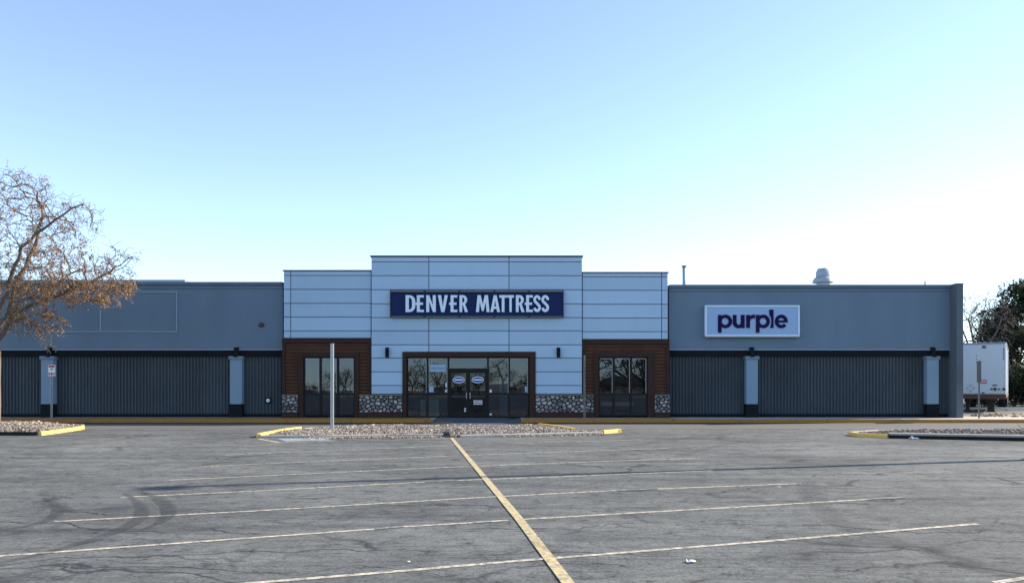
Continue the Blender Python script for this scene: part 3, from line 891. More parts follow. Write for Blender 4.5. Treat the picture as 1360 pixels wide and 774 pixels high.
# entrance frame and storefront
E0, E1, EZ = gx(ex0, YC), gx(ex1, YC), gz(etop, YC)
I0, I1, IZ = gx(539.8, YC), gx(703.5, YC), gz(473.7, YC)
mb = MB()
mb.box(E0, E1, YC-.06, YC+.25, IZ+.002, EZ, b=.008); mb.box(E0, I0, YC-.055, YC+.25, ZS, IZ, b=.006); mb.box(I1, E1, YC-.055, YC+.25, ZS, IZ, b=.006)
part(mb, 'entrance_trim', M['brown_trim'])
YG = YC + 0.08
zb = ZS + 0.005; ztr = gz(523, YC); zdh = gz(490.3, YC)
fb = MB()
fb.box(I0, I1, YG, YG+.12, IZ-.06, IZ-.001); fb.box(I0, gx(594,YC), YG, YG+.12, zb, zb+.06); fb.box(gx(649,YC), I1, YG, YG+.12, zb, zb+.06)
ver = [(539.8,541.3),(566.3,568.5),(594.0,596.4),(646.8,649.2),(675.2,677.4),(701.2,703.5)]
for i, (a, b) in enumerate(ver):
    lo = zb + (0.06 if i in (0,1,4,5) else 0)
    fb.box(gx(a, YC), gx(b, YC), YG-.002, YG+.12, lo, IZ-.06)
for i in (0, 1, 3, 4): fb.box(gx(ver[i][1], YC), gx(ver[i+1][0], YC), YG, YG+.12, ztr-.045, ztr+.045)
fb.box(gx(596.4,YC), gx(646.8,YC), YG, YG+.12, zdh-.06, zdh+.05)
sf = part(fb, 'window', M['bronze'])
pb = MB(); rnd = random.Random(5)
for i in (0, 1, 3, 4):
    for za, zc in ((zb+.06, ztr-.045), (ztr+.045, IZ-.06)):
        t1 = rnd.uniform(-.004,.004); t2 = rnd.uniform(-.004,.004); xa, xb = gx(ver[i][1], YC), gx(ver[i+1][0], YC)
        pb.add([(xa, YG+.06+t1, za), (xb, YG+.06-t1, za), (xb, YG+.06-t1+t2, zc), (xa, YG+.06+t1+t2, zc)], [(0,1,2,3)])
xa, xb = gx(596.4,YC), gx(646.8,YC)
pb.add([(xa, YG+.06, zdh+.05), (xb, YG+.06, zdh+.05), (xb, YG+.062, IZ-.06), (xa, YG+.062, IZ-.06)], [(0,1,2,3)])
part(pb, 'pane', M['glass'], sf)
gb = MB()
for i in (0, 1, 2, 3, 4):
    a, b = gx(ver[i][1], YC), gx(ver[i+1][0], YC)
    if i != 2: gb.box(b-.028, b-.002, YG+.012, YG+.05, ztr+.05, IZ-.065)
    gb.box(a+.01, b-.03, YG+.012, YG+.05, IZ-.085, IZ-.062)
part(gb, 'gasket', M['pane_edge'], sf)
# two doors
def door(x0, x1, hx, sgn):
    X0, X1 = gx(x0, YC)+.006, gx(x1, YC)-.006
    yd = YG + .02; z1 = zdh - .066; zr = gz(526.4, YC); st = 0.085
    db = MB()
    db.box(X0, X0+st, yd, yd+.05, zb+.01, z1, b=.004); db.box(X1-st, X1, yd, yd+.05, zb+.01, z1, b=.004)
    db.box(X0+st, X1-st, yd, yd+.05, z1-.1, z1); db.box(X0+st, X1-st, yd, yd+.05, zb+.01, zb+.26); db.box(X0+st, X1-st, yd, yd+.05, zr-.05, zr+.05)
    d = part(db, 'door', M['bronze'])
    gb = MB()
    for za, zc in ((zb+.26, zr-.05), (zr+.05, z1-.1)): gb.add([(X0+st, yd+.025, za), (X1-st, yd+.025, za), (X1-st, yd+.027, zc), (X0+st, yd+.027, zc)], [(0,1,2,3)])
    part(gb, 'pane', M['door_glass'], d)
    hb = MB(); xh = gx(hx, YC)
    hb.tube([(xh, yd-.002, zr+.18), (xh, yd-.07, zr+.16), (xh, yd-.07, zr-.08), (xh, yd-.002, zr-.10)], .014, 8)
    part(hb, 'handle', M['steel'], d)
    pb = MB(); pb.box(X0+st, X1-st, yd-.03, yd-.004, zr-.012, zr+.012); part(pb, 'push_bar', M['sign_back'], d)
    return d, yd
dl, yd = door(596.4, 621.6, 619.4, 1)
dr, _ = door(621.6, 646.8, 624.2, -1)
def oval(cx, cy, rx, rz, y, t):
    mb = MB(); n = 28
    vs = [(cx+rx*math.cos(2*math.pi*k/n), y-t, cy+rz*math.sin(2*math.pi*k/n)) for k in range(n)] + [(cx+rx*math.cos(2*math.pi*k/n), y, cy+rz*math.sin(2*math.pi*k/n)) for k in range(n)]
    fs = [tuple(range(n)), tuple(range(2*n-1, n-1, -1))] + [(k, (k+1)%n, n+(k+1)%n, n+k) for k in range(n)]
    mb.add(vs, fs); return mb
for d, px in ((dl, 609.0), (dr, 634.3)):
    cx, cz = gx(px, YC), gz(504.1, YC)
    part(oval(cx, cz, .265, .15, yd-.006, .004), 'oval_decal', M['paper'], d)
    part(oval(cx, cz, .235, .122, yd-.0125, .003), 'oval_badge', M['blue_decal'], d)
    mb = MB(); mb.box(cx-.18, cx+.18, yd-.020, yd-.017, cz-.025, cz+.03); part(mb, 'oval_lettering', M['letter'], d)
def sticker(px0, px1, py0, py1, mat, parent, name='notice', y=None):
    y = y if y is not None else yd-.004
    mb = MB(); mb.box(gx(px0, YC), gx(px1, YC), y-.003, y, gz(py1, YC), gz(py0, YC)); return part(mb, name, mat, parent)
for r in range(3):
    sticker(628.6, 640.6, 531.4+r*2.2, 532.5+r*2.2, M['paper'], dr, 'opening_hours', yd+.012)
sticker(616.2, 619.6, 541.8, 543.2, M['paper'], dl, 'sticker', yd+.012); sticker(616.2, 618.8, 544.6, 549, M['paper'], dl, 'sticker', yd+.012)
sticker(624.6, 628, 547.6, 549, M['paper'], dr, 'sticker', yd+.02)
sticker(569.8, 591.8, 484.2, 493.2, M['sign_face'], sf, 'banner', YG+.04)
ban = MB(); rnd = random.Random(9)
x = 571.0
while x < 590.5:
    w = rnd.uniform(.8, 1.7); ban.box(gx(x, YC), gx(x+w, YC), YG+.030, YG+.034, gz(491.2-rnd.uniform(0,1), YC), gz(486.4+rnd.uniform(0,1), YC)); x += w+rnd.uniform(.6,1.0)
part(ban, 'banner_lettering', M['column'], sf)
sticker(569.4, 575.4, 513, 520.6, M['sign_face'], sf, 'notice', YG+.04)
sticker(591, 593.2, 517.2, 520.4, M['paper'], sf, 'notice', YG+.04); sticker(591.3, 593, 508, 514, M['paper'], sf, 'notice', YG+.04)
sticker(650.2, 653, 517.2, 521, M['paper'], sf, 'notice', YG+.04)
sticker(697.4, 701.1, 513, 520.6, M['sign_face'], sf, 'notice', YG+.04)
sticker(650, 653, 549, 551, M['paper'], sf, 'notice', YG+.03)

# river stone wainscot ------------------------------------------------
def clip(poly, a, b, c):      # keep a*x+b*z <= c
    out = []
    for i in range(len(poly)):
        p, q = poly[i], poly[(i+1) % len(poly)]
        dp, dq = a*p[0]+b*p[1]-c, a*q[0]+b*q[1]-c
        if dp <= 0: out.append(p)
        if dp*dq < 0: u = dp/(dp-dq); out.append((p[0]+(q[0]-p[0])*u, p[1]+(q[1]-p[1])*u))
    return out
def stones(px0, px1, y, seed, pytop=525.2, pybot=547.2):
    x0, x1, z0, z1 = gx(px0, y), gx(px1, y), gz(pybot, y), gz(pytop, y)
    rnd = random.Random(seed)
    area = (x1-x0)*(z1-z0); pts = []
    tries = 0
    while tries < 4000:
        tries += 1
        p = (rnd.uniform(x0, x1), rnd.uniform(z0, z1)); md = rnd.choice((.13, .16, .20, .24, .28))
        if all(((p[0]-q[0])*.8)**2+((p[1]-q[1])*1.15)**2 > md*md for q in pts): pts.append(p)
    mb = MB()
    for i, p in enumerate(pts):
        poly = [(x0,z0),(x1,z0),(x1,z1),(x0,z1)]
        for j, q in enumerate(pts):
            if i == j or abs(p[0]-q[0]) > .8 or abs(p[1]-q[1]) > .8: continue
            dx, dz = q[0]-p[0], q[1]-p[1]
            poly = clip(poly, dx, dz, (q[0]**2+q[1]**2-p[0]**2-p[1]**2)/2 - 0.016*math.hypot(dx, dz))
            if len(poly) < 3: break
        if len(poly) < 3: continue
        poly = chaikin(poly, 2)
        cx = sum(v[0] for v in poly)/len(poly); cz = sum(v[1] for v in poly)/len(poly)
        n = len(poly); dep = rnd.uniform(.05, .085); t = rnd.choice((.30,.42,.55,.7,.85,1.0,1.15,.62))
        rings = [(0.97, 0.0), (0.96, dep*.55), (0.80, dep*.9), (0.45, dep)]
        vs = []
        for k, d in rings: vs += [(cx+(v[0]-cx)*k, y-d, cz+(v[1]-cz)*k) for v in poly]
        fs = [(r*n+a, r*n+(a+1)%n, (r+1)*n+(a+1)%n, (r+1)*n+a) for r in range(3) for a in range(n)] + [tuple(range(3*n, 4*n))]
        mb.add(vs, fs, t)
    part(mb, 'stone_veneer', M['stone'], smooth=True)
    mb = MB(); mb.box(x0, x1, y-.004, y+.12, z0-.002, z1); part(mb, 'mortar_bed', M['mortar'])
    mb = MB(); mb.box(x0, x1, y-.11, y+.12, z1+.002, z1+.05, b=.008); part(mb, 'stone_ledge', M['ledge'])
    mb = MB(); mb.box(x0, x1, y-.085, y+.12, ZS-.01, z0-.004, b=.006); part(mb, 'base_board', M['brown_trim'])
ys = YC - 0.01
stones(374.7, 395.4, ys, 1); stones(477.4, 534.3, ys, 2); stones(711.4, 788.4, ys, 3); stones(869.5, 889.2, ys, 4)
# entrance block returns
for sa, sb in ((XL+.02, gx(400, YC)), (gx(866,YC), XRW-.02)):
    mb = MB(); mb.box(sa, sb, YC+.31, YC+1.4, ZS, gz(455,YC)); part(mb, 'side_wall', M['end_wall'])

# furniture seen through the glass
def cabinet(px0, px1, py0, label):
    x0, x1 = gx(px0, YW+.2), gx(px1, YW+.2); zt = gz(py0, YW+.2)
    y = YW + .16
    r = empty('cabinet', ((x0+x1)/2, y, ZS), label, 'cabinet')
    mb = MB(); mb.box(x0+.015, x1-.015, y-.12, y+.22, ZS+.05, zt-.03, b=.006); mb.build('cabinet_body', M['cream'], r)
    mb = MB(); mb.box(x0, x1, y-.14, y+.24, zt-.03, zt, b=.006); mb.build('top', M['letter'], r)
    mb = MB(); mb.box(x0+.04, x1-.04, y-.09, y+.2, ZS, ZS+.049); mb.build('plinth', M['dark_metal'], r)
cabinet(558.5, 566, 530.3, 'narrow pale cabinet behind the glass, left of the wider cabinet by the door')
cabinet(568.5, 583.5, 530.3, 'wider pale cabinet behind the glass just left of the entrance door')
r = empty('display_panel', (gx(668, YW), YW+.2, ZS), 'tall pale display panel standing behind the glass right of the entrance door', 'display panel')
mb = MB(); mb.box(gx(663,YW), gx(673.5,YW), YW+.15, YW+.2, ZS+.06, gz(499,YW), b=.006); mb.build('board', M['column'], r)
mb = MB(); mb.box(gx(662,YW), gx(674,YW), YW+.05, YW+.3, ZS, ZS+.055, b=.006); mb.build('foot', M['dark_metal'], r)
r = empty('bench', (gx(820, YW), YW+.2, ZS), 'long pale bench top seen low through the right portal window', 'bench')
mb = MB(); mb.box(gx(799,YW), gx(842,YW), YW+.05, YW+.42, gz(539,YW), gz(533.4,YW), b=.01); mb.build('seat', M['cream'], r)
for x in (802, 838):
    mb = MB(); mb.box(gx(x,YW)-.03, gx(x,YW)+.03, YW+.1, YW+.36, ZS, gz(539,YW)-.002); mb.build('leg', M['dark_metal'], r)

# ------------------------------------------------------------------ lettered signs
def curve_mesh(loops, depth, name):
    cu = bpy.data.curves.new(name, 'CURVE'); cu.dimensions = '2D'; cu.fill_mode = 'BOTH'; cu.extrude = depth/2
    for L in loops:
        s = cu.splines.new('POLY'); s.points.add(len(L)-1); s.use_cyclic_u = True
        for p, (x, z) in zip(s.points, L): p.co = (x, z, 0, 1)
    o = bpy.data.objects.new(name, cu); C.objects.link(o)
    dg = bpy.context.evaluated_depsgraph_get()
    me = bpy.data.meshes.new_from_object(o.evaluated_get(dg))
    bpy.data.objects.remove(o); bpy.data.curves.remove(cu)
    V = [v.co[:] for v in me.vertices]; Fc = [list(p.vertices) for p in me.polygons]
    bpy.data.meshes.remove(me)
    return V, Fc
def arc(cx, cy, rx, ry, a0, a1, n=14): return [(cx+rx*math.cos(R(a0+(a1-a0)*k/n)), cy+ry*math.sin(R(a0+(a1-a0)*k/n))) for k in range(n+1)]
def stroke(path, w):
    A = []; B = []
    for i, p in enumerate(path):
        a = Vector(path[max(i-1,0)]); b = Vector(path[min(i+1,len(path)-1)]); t = (b-a).normalized()
        A.append((p[0]-t.y*w/2, p[1]+t.x*w/2)); B.append((p[0]+t.y*w/2, p[1]-t.x*w/2))
    return A + B[::-1]
Spath = arc(.255,.735,.165,.185,-5,100,7) + arc(.255,.735,.165,.185,115,215,7) + [(.19,.57),(.26,.50),(.33,.43)] + arc(.255,.265,.165,.185,35,-85,7) + arc(.255,.265,.165,.185,-100,-175,5)
G = {
 'D': [[(0,0),(0,1)] + arc(.20,.66,.32,.34,90,0) + arc(.20,.34,.32,.34,0,-90), [(.175,.15)] + arc(.20,.36,.145,.21,-90,0) + arc(.20,.64,.145,.21,0,90) + [(.175,.85)]],
 'E': [[(.04,0),(.04,.42),(-.05,.42),(-.05,.56),(.04,.56),(.04,1),(.44,1),(.44,.86),(.21,.86),(.21,.565),(.39,.565),(.39,.425),(.21,.425),(.21,.14),(.44,.14),(.44,0)]],
 'N': [[(0,0),(0,1),(.17,1),(.37,.40),(.37,1),(.54,1),(.54,0),(.38,0),(.17,.62),(.17,0)]],
 'V': [[(0,1),(.18,1),(.28,.30),(.38,1),(.56,1),(.37,0),(.19,0)]],
 'R': [[(0,0),(0,1)] + arc(.22,.73,.27,.27,90,-40) + [(.36,.47),(.54,0),(.345,0),(.225,.41),(.175,.41),(.175,0)], [(.175,.56)] + arc(.21,.71,.105,.15,-90,90) + [(.175,.86)]],
 'M': [[(0,0),(.09,1),(.27,1),(.385,.46),(.50,1),(.68,1),(.77,0),(.60,0),(.555,.60),(.44,.06),(.33,.06),(.215,.60),(.17,0)]],
 'A': [[(0,0),(.20,1),(.37,1),(.57,0),(.40,0),(.365,.19),(.205,.19),(.17,0)], [(.23,.33),(.34,.33),(.285,.70)]],
 'T': [[(0,1),(.50,1),(.50,.85),(.337,.85),(.337,0),(.163,0),(.163,.85),(0,.85)]],
 'S': [stroke(Spath, .165)],
 'p': [[(0,-.36),(0,1),(.27,1),(.27,.925)] + arc(.57,.5,.5,.52,122,-122,26) + [(.27,.06),(.27,-.36)], arc(.545,.5,.265,.265,0,345,23)],
 'u': [[(0,1),(0,.42)] + arc(.40,.40,.40,.42,185,290,12) + [(.57,.06),(.57,0),(.85,0),(.85,1),(.575,1),(.575,.44)] + arc(.42,.44,.155,.20,0,-180,10) + [(.265,1)]],
 'r': [[(0,0),(0,1),(.27,1),(.27,.86),(.34,.95),(.45,1.01),(.56,1.02),(.66,1.0),(.66,.72),(.52,.74),(.40,.71),(.31,.62),(.28,.48),(.28,0)]],
 'l': [[(0.0,1.40),(.29,1.40),(.29,0),(.04,0),(.12,.22),(.15,.5),(.12,.78),(0,1.03)]],
 'e': [arc(.49,.5,.49,.52,-8,322,34) + arc(.49,.5,.25,.27,322,205,12) + [(.25,.41),(.985,.41)], arc(.49,.5,.235,.26,18,162,12)],
}
def letters(text, yplane, py_base, py_top, depth, mat, parent, unit=None):
    for ch, a, b in text:
        V, Fc = curve_mesh(G[ch], 1.0, 'glyph')
        xs = [v[0] for v in V]; mn, mx = min(xs), max(xs)
        X0, X1 = gx(a, yplane), gx(b, yplane); zb, zt = gz(py_base, yplane), gz(py_top, yplane)
        sx = (X1-X0)/(mx-mn); sz = (zt-zb)
        mb = MB(); mb.add([(X0+(v[0]-mn)*sx, yplane-depth/2-v[2]*depth, zb+v[1]*sz) for v in V], Fc)
        mb.build('letter', mat, parent)
def c5(x): return 515+x/5.667
sg = empty('name_sign', (gx(633, YC), YC-.06, gz(423, YC)), 'long navy sign reading DENVER MATTRESS in pale letters high on the white entrance wall', 'sign')
s0, s1, t0, t1 = gx(518.6, YC), gx(748.4, YC), gz(422.3, YC), gz(385.9, YC)
mb = MB(); mb.box(s0+.03, s1-.03, YC-.10, YC-.003, t0+.03, t1-.03, b=.005); mb.build('sign_board', M['navy'], sg)
mb = MB()
mb.box(s0, s1, YC-.17, YC-.10-.002, t1-.095, t1, b=.01); mb.box(s0, s1, YC-.17, YC-.10-.002, t0, t0+.075, b=.01)
mb.box(s0, s0+.035, YC-.15, YC-.004, t0+.08, t1-.1); mb.box(s1-.035, s1, YC-.15, YC-.004, t0+.08, t1-.1)
mb.build('sign_frame', M['coping'], sg)
for za, zc in ((t1-.065, t1-.03), (t0+.035, t0+.06)):
    mb = MB()
    for k in range(5):
        xa = s0 + (s1-s0)*k/5; mb.box(xa+.06, xa+(s1-s0)/5-.06, YC-.185, YC-.172, za, zc)
    mb.build('light_rail', M['dull_steel'], sg)
YLt = YC - .104
T1 = [('D',135,207),('E',208,272),('N',290,362),('V',378,452),('E',462,524),('R',540,604),('M',664,766),('A',772,848),('T',836,900),('T',896,952),('R',964,1030),('E',1030,1092),('S',1096,1152),('S',1156,1214)]
T1 = [(c, c5(a), c5(b)) for c, a, b in T1]
T1 = [(c, a + (.6 if (c == 'T') else 0), b - (.5 if c in 'AT' else 0)) for c, a, b in T1]
letters(T1, YLt, 414.4, 392.0, .05, M['letter'], sg)

ps = empty('brand_sign', (gx(1000, YW), YW-.1, gz(448, YW)), 'white box sign reading purple in dark purple letters on the right grey fascia', 'sign')
YS = YW - .24
s0, s1, t0, t1 = gx(936.6, YS), gx(1062.2, YS), gz(446.6, YS), gz(405.2, YS)
mb = MB(); mb.box(s0+.03, s1-.03, YS+.022, YW-.003, t0+.03, t1-.03, b=.01); mb.build('sign_face', M['sign_face'], ps)
mb = MB()
w = .075
mb.box(s0, s1, YS-.01, YW-.02, t1-w, t1, b=.012); mb.box(s0, s1, YS-.01, YW-.02, t0, t0+w, b=.012)
mb.box(s0, s0+w, YS-.008, YW-.02, t0+w+.001, t1-w-.001, b=.01); mb.box(s1-w, s1, YS-.008, YW-.02, t0+w+.001, t1-w-.001, b=.01)
mb.build('sign_frame', M['sign_frame'], ps)
mb = MB(); mb.box(s0+.02, s1-.02, YS+.03, YW-.03, t0-.05, t0-.002); mb.build('drip_tray', M['dull_steel'], ps)
def c6(x): return 930+x/9.714
T2 = [('p',228,410),('u',420,571),('r',592,706),('p',718,897),('l',890,944),('e',962,1128)]
letters([(c, c6(a), c6(b)) for c, a, b in T2], YS+.019, 435.4, 418.0, .03, M['purple'], ps)

# ------------------------------------------------------------------ wall lights, alarm, vents
def wall_pack(px, label, group='dark wall lights above the columns'):
    x = gx(px, YW-.1); r = empty('wall_light', (x, YW-.01, gz(474.5, YW)), label, 'wall light', group)
    z0, z1 = gz(475, YW), gz(460.8, YW)
    mb = MB()
    mb.add([(x-.10,YW-.015,z0),(x+.10,YW-.015,z0),(x+.10,YW-.015,z1),(x-.10,YW-.015,z1),(x-.085,YW-.19,z0+.03),(x+.085,YW-.19,z0+.03),(x+.085,YW-.12,z1-.04),(x-.085,YW-.12,z1-.04)],
           [(3,2,1,0),(4,5,6,7),(0,1,5,4),(1,2,6,5),(2,3,7,6),(3,0,4,7)])
    mb.build('housing', M['black'], r)
    mb = MB(); mb.box(x-.07, x+.07, YW-.16, YW-.04, z0-.02, z0-.002); mb.build('lens', M['dull_steel'], r)
wall_pack(65, 'black wall light above the grey column behind the left sign post')
wall_pack(313.5, 'black wall light above the column nearest the left brown portal')
wall_pack(998.7, 'black wall light above the column under the white purple sign')
wall_pack(1239.8, 'black wall light above the column beside the right end wall')
def sconce(px, label):
    x = gx(px, YC-.05); z0, z1 = gz(474.6, YC), gz(461.5, YC)
    r = empty('sconce', (x, YC, z0), label, 'wall light', 'sconces either side of the entrance')
    mb = MB(); mb.tube([(x, YC-.12, z0), (x, YC-.12, z0+.02), (x, YC-.12, z1-.02), (x, YC-.12, z1)], [.07,.082,.082,.07], 16); mb.build('shade', M['black'], r, smooth=False)
    mb = MB(); mb.box(x-.05, x+.05, YC-.045, YC-.002, (z0+z1)/2-.08, (z0+z1)/2+.08); mb.build('bracket', M['black'], r)
sconce(514.4, 'black cylinder sconce on the white wall left of the entrance')
sconce(741.6, 'black cylinder sconce on the white wall right of the entrance')
x, z = gx(347.5, YW), gz(431.2, YW)
r = empty('alarm_bell', (x, YW, z), 'small round dark alarm sounder with red centre high on the left fascia', 'alarm')
mb = MB(); mb.tube([(x,YW-.002,z),(x,YW-.07,z),(x,YW-.09,z)], [.105,.105,.08], 20); mb.build('housing', M['dark_metal'], r)
mb = MB(); mb.tube([(x+.02,YW-.092,z+.01),(x+.02,YW-.12,z+.01)], [.045,.03], 14); mb.build('strobe', M['red'], r)
x, z = gx(357, YR), gz(531.5, YR)
r = empty('wall_vent', (x, YR-.05, z), 'small dark square wall outlet with pale cap on the ribbed wall beside the left portal', 'wall vent')
mb = MB(); mb.box(x-.12, x+.12, YR-.085, YR-.048, z-.13, z+.13, b=.01); mb.build('plate', M['black'], r)
mb = MB(); mb.tube([(x,YR-.087,z),(x,YR-.13,z),(x,YR-.15,z)], [.085,.085,.05], 16); mb.build('cap', M['letter'], r)
# roof vents
d = YW + 1.6
x = gx(908.6, d); zb = zR
r = empty('flue_pipe', (x, d, zb), 'thin metal flue pipe with flat conical cap on the roof beside the entrance block', 'flue pipe')
mb = MB(); mb.tube([(x,d,zb),(x,d,gz(355.6,d))], .082, 16); mb.build('pipe', M['alu'], r, smooth=True)
mb = MB(); mb.tube([(x,d,gz(355.8,d)),(x,d,gz(354.4,d))], .095, 16); mb.build('collar', M['dull_steel'], r)
mb = MB(); mb.lathe(x, d, [(.03,gz(354.5,d)),(.16,gz(353.6,d)),(.155,gz(353.3,d)),(.01,gz(352,d))], 18); mb.build('cap', M['dull_steel'], r, smooth=False)
d = YW + 3.0; x = gx(1093.2, d); u = d/F
r = empty('roof_ventilator', (x, d, zb), 'pale domed mushroom ventilator on the roof behind the right fascia', 'roof ventilator')
Z = lambda py: gz(py, d)
mb = MB(); mb.lathe(x, d, [(8.5*u,zb),(8.5*u,Z(374.6))], 24); mb.build('curb', M['alu'], r, smooth=False)
mb = MB(); mb.lathe(x, d, [(8*u,Z(374.2)),(13.6*u,Z(375.6)),(14*u,Z(375.2)),(12.6*u,Z(371)),(10.5*u,Z(368.6)),(9*u,Z(367.8))], 28); mb.build('hood', M['alu'], r, smooth=False)
mb = MB(); mb.lathe(x, d, [(9*u,Z(367.6)),(9.4*u,Z(366)),(9.3*u,Z(361.2)),(8.2*u,Z(360.2)),(8.2*u,Z(358.8)),(6.6*u,Z(356.6)),(3*u,Z(356)),(.3*u,Z(355.8))], 28); mb.build('dome', M['alu'], r, smooth=False)
d = YW+.4; x = gx(1228.5, d)
r = empty('roof_spigot', (x, d, gz(378.2,d)), 'tiny dark spigot on the parapet near the right end of the roof', 'spigot')
mb = MB(); mb.tube([(x,d,gz(378.2,YW)),(x,d,gz(374.6,d))], .03, 8); mb.build('stem', M['black'], r)
mb = MB(); mb.tube([(x,d,gz(374.8,d)),(x,d,gz(373.8,d))], [.055,.03], 8); mb.build('cap', M['black'], r)

# ------------------------------------------------------------------ sign posts
def post(px, pytop, d, w, base_z, label, mat, name='sign_post', pyb=None):
    x = gx(px, d); r = empty(name, (x, d, base_z), label, 'sign post')
    zt = gz(pytop, d)
    # U-channel section
    p = [(x-w/2, d-.02),(x-w/2+.012, d-.02),(x-w*.22, d+.03),(x+w*.22, d+.03),(x+w/2-.012, d-.02),(x+w/2, d-.02),(x+w*.26, d+.042),(x-w*.26, d+.042)]
    mb = MB(); mb.prism(p, base_z-.05, zt); mb.build('post', mat, r)
    return r, x, zt
r, x, zt = post(68.7, 485.5, 34.6, .075, ZS, 'post carrying a small white and red notice in front of the left column', M['steel'])
d = 34.6
mb = MB(); mb.box(gx(64.6,d), gx(74.1,d), d-.045, d-.025, gz(499.2,d), gz(484.4,d), b=.006); sp = mb.build('sign_plate', M['paper'], r)
mb = MB(); mb.box(gx(65.3,d), gx(73.4,d), d-.052, d-.047, gz(487.6,d), gz(485.1,d)); mb.build('top_band', M['red'], sp)
mb = MB(); mb.box(gx(68,d), gx(71,d), d-.052, d-.047, gz(490.8,d), gz(489.4,d)); mb.build('arrow_mark', M['dark_ink'], sp)
for a, b, c, e in ((65.4,66.9,494.6,497.8),(72,73.4,494.6,497.8)):
    mb = MB(); mb.box(gx(a,d), gx(b,d), d-.052, d-.047, gz(e,d), gz(c,d)); mb.build('symbol', M['dark_ink'], sp)
mb = MB(); mb.tube([(gx(69.4,d), d-.047, gz(496.2,d)), (gx(69.4,d), d-.053, gz(496.2,d))], .055, 16); mb.build('red_disc', M['red'], sp)
# tall steel post on centre island
d = 27.6; x = gx(441.2, d)
r = empty('steel_post', (x, d, .15), 'tall bright steel post standing in the centre gravel island', 'post')
mb = MB(); mb.box(x-.052, x+.052, d-.04, d+.04, .05, gz(456.6,d), b=.012); pp = mb.build('post', M['steel'], r)
mb = MB(); mb.box(x-.012, x+.012, d-.043, d-.0405, .25, gz(458,d)); mb.build('slot', M['dull_steel'], r)
mb = MB(); mb.box(x-.056, x+.056, d-.045, d+.045, gz(456.5,d), gz(455.8,d), b=.004); mb.build('cap', M['dull_steel'], r)
r, x, zt = post(776.2, 471.4, 34.9, .085, ZS, 'plain grey post on the pavement in front of the right brown portal', M['dull_steel'], 'grey_post')
mb = MB(); mb.box(x-.02, x+.02, 34.9-.06, 34.9-.022, gz(481,34.9), gz(472,34.9)); mb.build('bracket', M['dull_steel'], r)
r, x, zt = post(1300.2, 481, 34.9, .06, ZS, 'grey post with a narrow dark sign turned edgeways in front of the trailer', M['dull_steel'])
d = 34.9
a = R(74); hw = .30
mb = MB()
cx_, cy_ = x-.065, d+.09
vs = []
for (u_, v_) in ((-hw,-.012),(hw,-.012),(hw,.012),(-hw,.012)):
    vs.append((cx_+u_*math.cos(a)-v_*math.sin(a), cy_-.20+u_*math.sin(a)+v_*math.cos(a)))
mb.prism(vs, gz(507.5,d), gz(479.2,d)); mb.build('sign_plate', M['sign_back'], r)

# ------------------------------------------------------------------ semi trailer at the right
ta = R(32.2)
Rc = Vector((gx(1336.5, 46.0), 46.0))          # front right corner
ax = Vector((math.sin(ta), math.cos(ta)))       # length direction
wx = Vector((math.cos(ta), -math.sin(ta)))
Wd, Ln = 2.6, 14.6
nose = Rc - wx*Wd/2
tr = empty('semi_trailer', (nose.x, nose.y, -0.02), 'white box semi trailer with rusty bottom rail parked beyond the right end of the store', 'trailer', rz=-ta)
zt, zl = gz(453.4, 46), gz(529.5, 46)
h = Wd/2
def tp(mb, name, mat, par=tr, **kw): return mb.build(name, mat, par, local=True, **kw)
mb = MB(); mb.box(-h+.04, h-.04, .05, Ln, zl+.28, zt-.08, b=.03); tp(mb, 'box_body', M['trailer'])
mb = MB(); mb.box(-h+.09, h-.09, .02, .046, zl+.33, zt-.17, b=.008); fp = tp(mb, 'nose_panel', M['trailer'])
for s in (-1, 1):
    mb = MB(); mb.box(s*(h-.04)-.045, s*(h-.04)+.045, .0, .12, zl+.27, zt-.06, b=.02); tp(mb, 'corner_post', M['trailer_trim'])
mb = MB()
for k in range(24): mb.box(h-.038, h-.026, .5+k*.6, .54+k*.6, zl+.3, zt-.2)
tp(mb, 'side_ribs', M['trailer_trim'])
mb = MB(); mb.box(-h-.01, h+.01, -.01, Ln, zt-.078, zt, b=.02); tp(mb, 'roof_cap', M['grey_coping'])
mb = MB(); mb.box(-h, h, -.02, .14, zl, zl+.265, b=.015); mb.box(-h+.01, -h+.09, .145, Ln, zl+.06, zl+.275); mb.box(h-.09, h-.01, .145, Ln, zl+.06, zl+.275); tp(mb, 'bottom_rail', M['rust'])
mb = MB(); mb.box(-h+.1, h-.1, .15, Ln-.1, zl+.12, zl+.27); tp(mb, 'floor_frame', M['dark_metal'])
for s, wl in ((-.72, .11), (.50, .19)):
    mb = MB(); mb.box(s-wl, s+wl, 1.9, 2.1, .05, zl+.12, b=.01); mb.box(s-wl-.07, s+wl+.07, 1.82, 2.18, 0.02, .06, b=.01); mb.box(s-wl-.06, s+wl+.06, 1.86, 2.14, zl-.22, zl+.1)
    lg = tp(mb, 'landing_leg', M['dark_metal'])
mb = MB(); mb.tube([(-.72,2.0,.55),(.50,2.0,.55)], .035, 8); tp(mb, 'cross_brace', M['dark_metal'])
for y_ in (Ln-2.6, Ln-1.3):
    for s in (-1, 1):
        mb = MB(); mb.tube([(s*1.25,y_,.52),(s*1.0,y_,.52),(s*.72,y_,.52)], [.5,.52,.5], 24); wh = tp(mb, 'wheel', M['rubber'])
        mb = MB(); mb.tube([(s*1.27,y_,.52),(s*1.1,y_,.52)], .28, 20); tp(mb, 'rim', M['steel'], wh)
mb = MB(); mb.box(-.6, .6, Ln-3.2, Ln-.7, .45, zl+.12); tp(mb, 'bogie', M['dark_metal'])
def nx(px): return -h + (px-1267.5)/(1336.5-1267.5)*Wd      # photo pixel to position across the nose
Zt = lambda py: gz(py, 46.4)
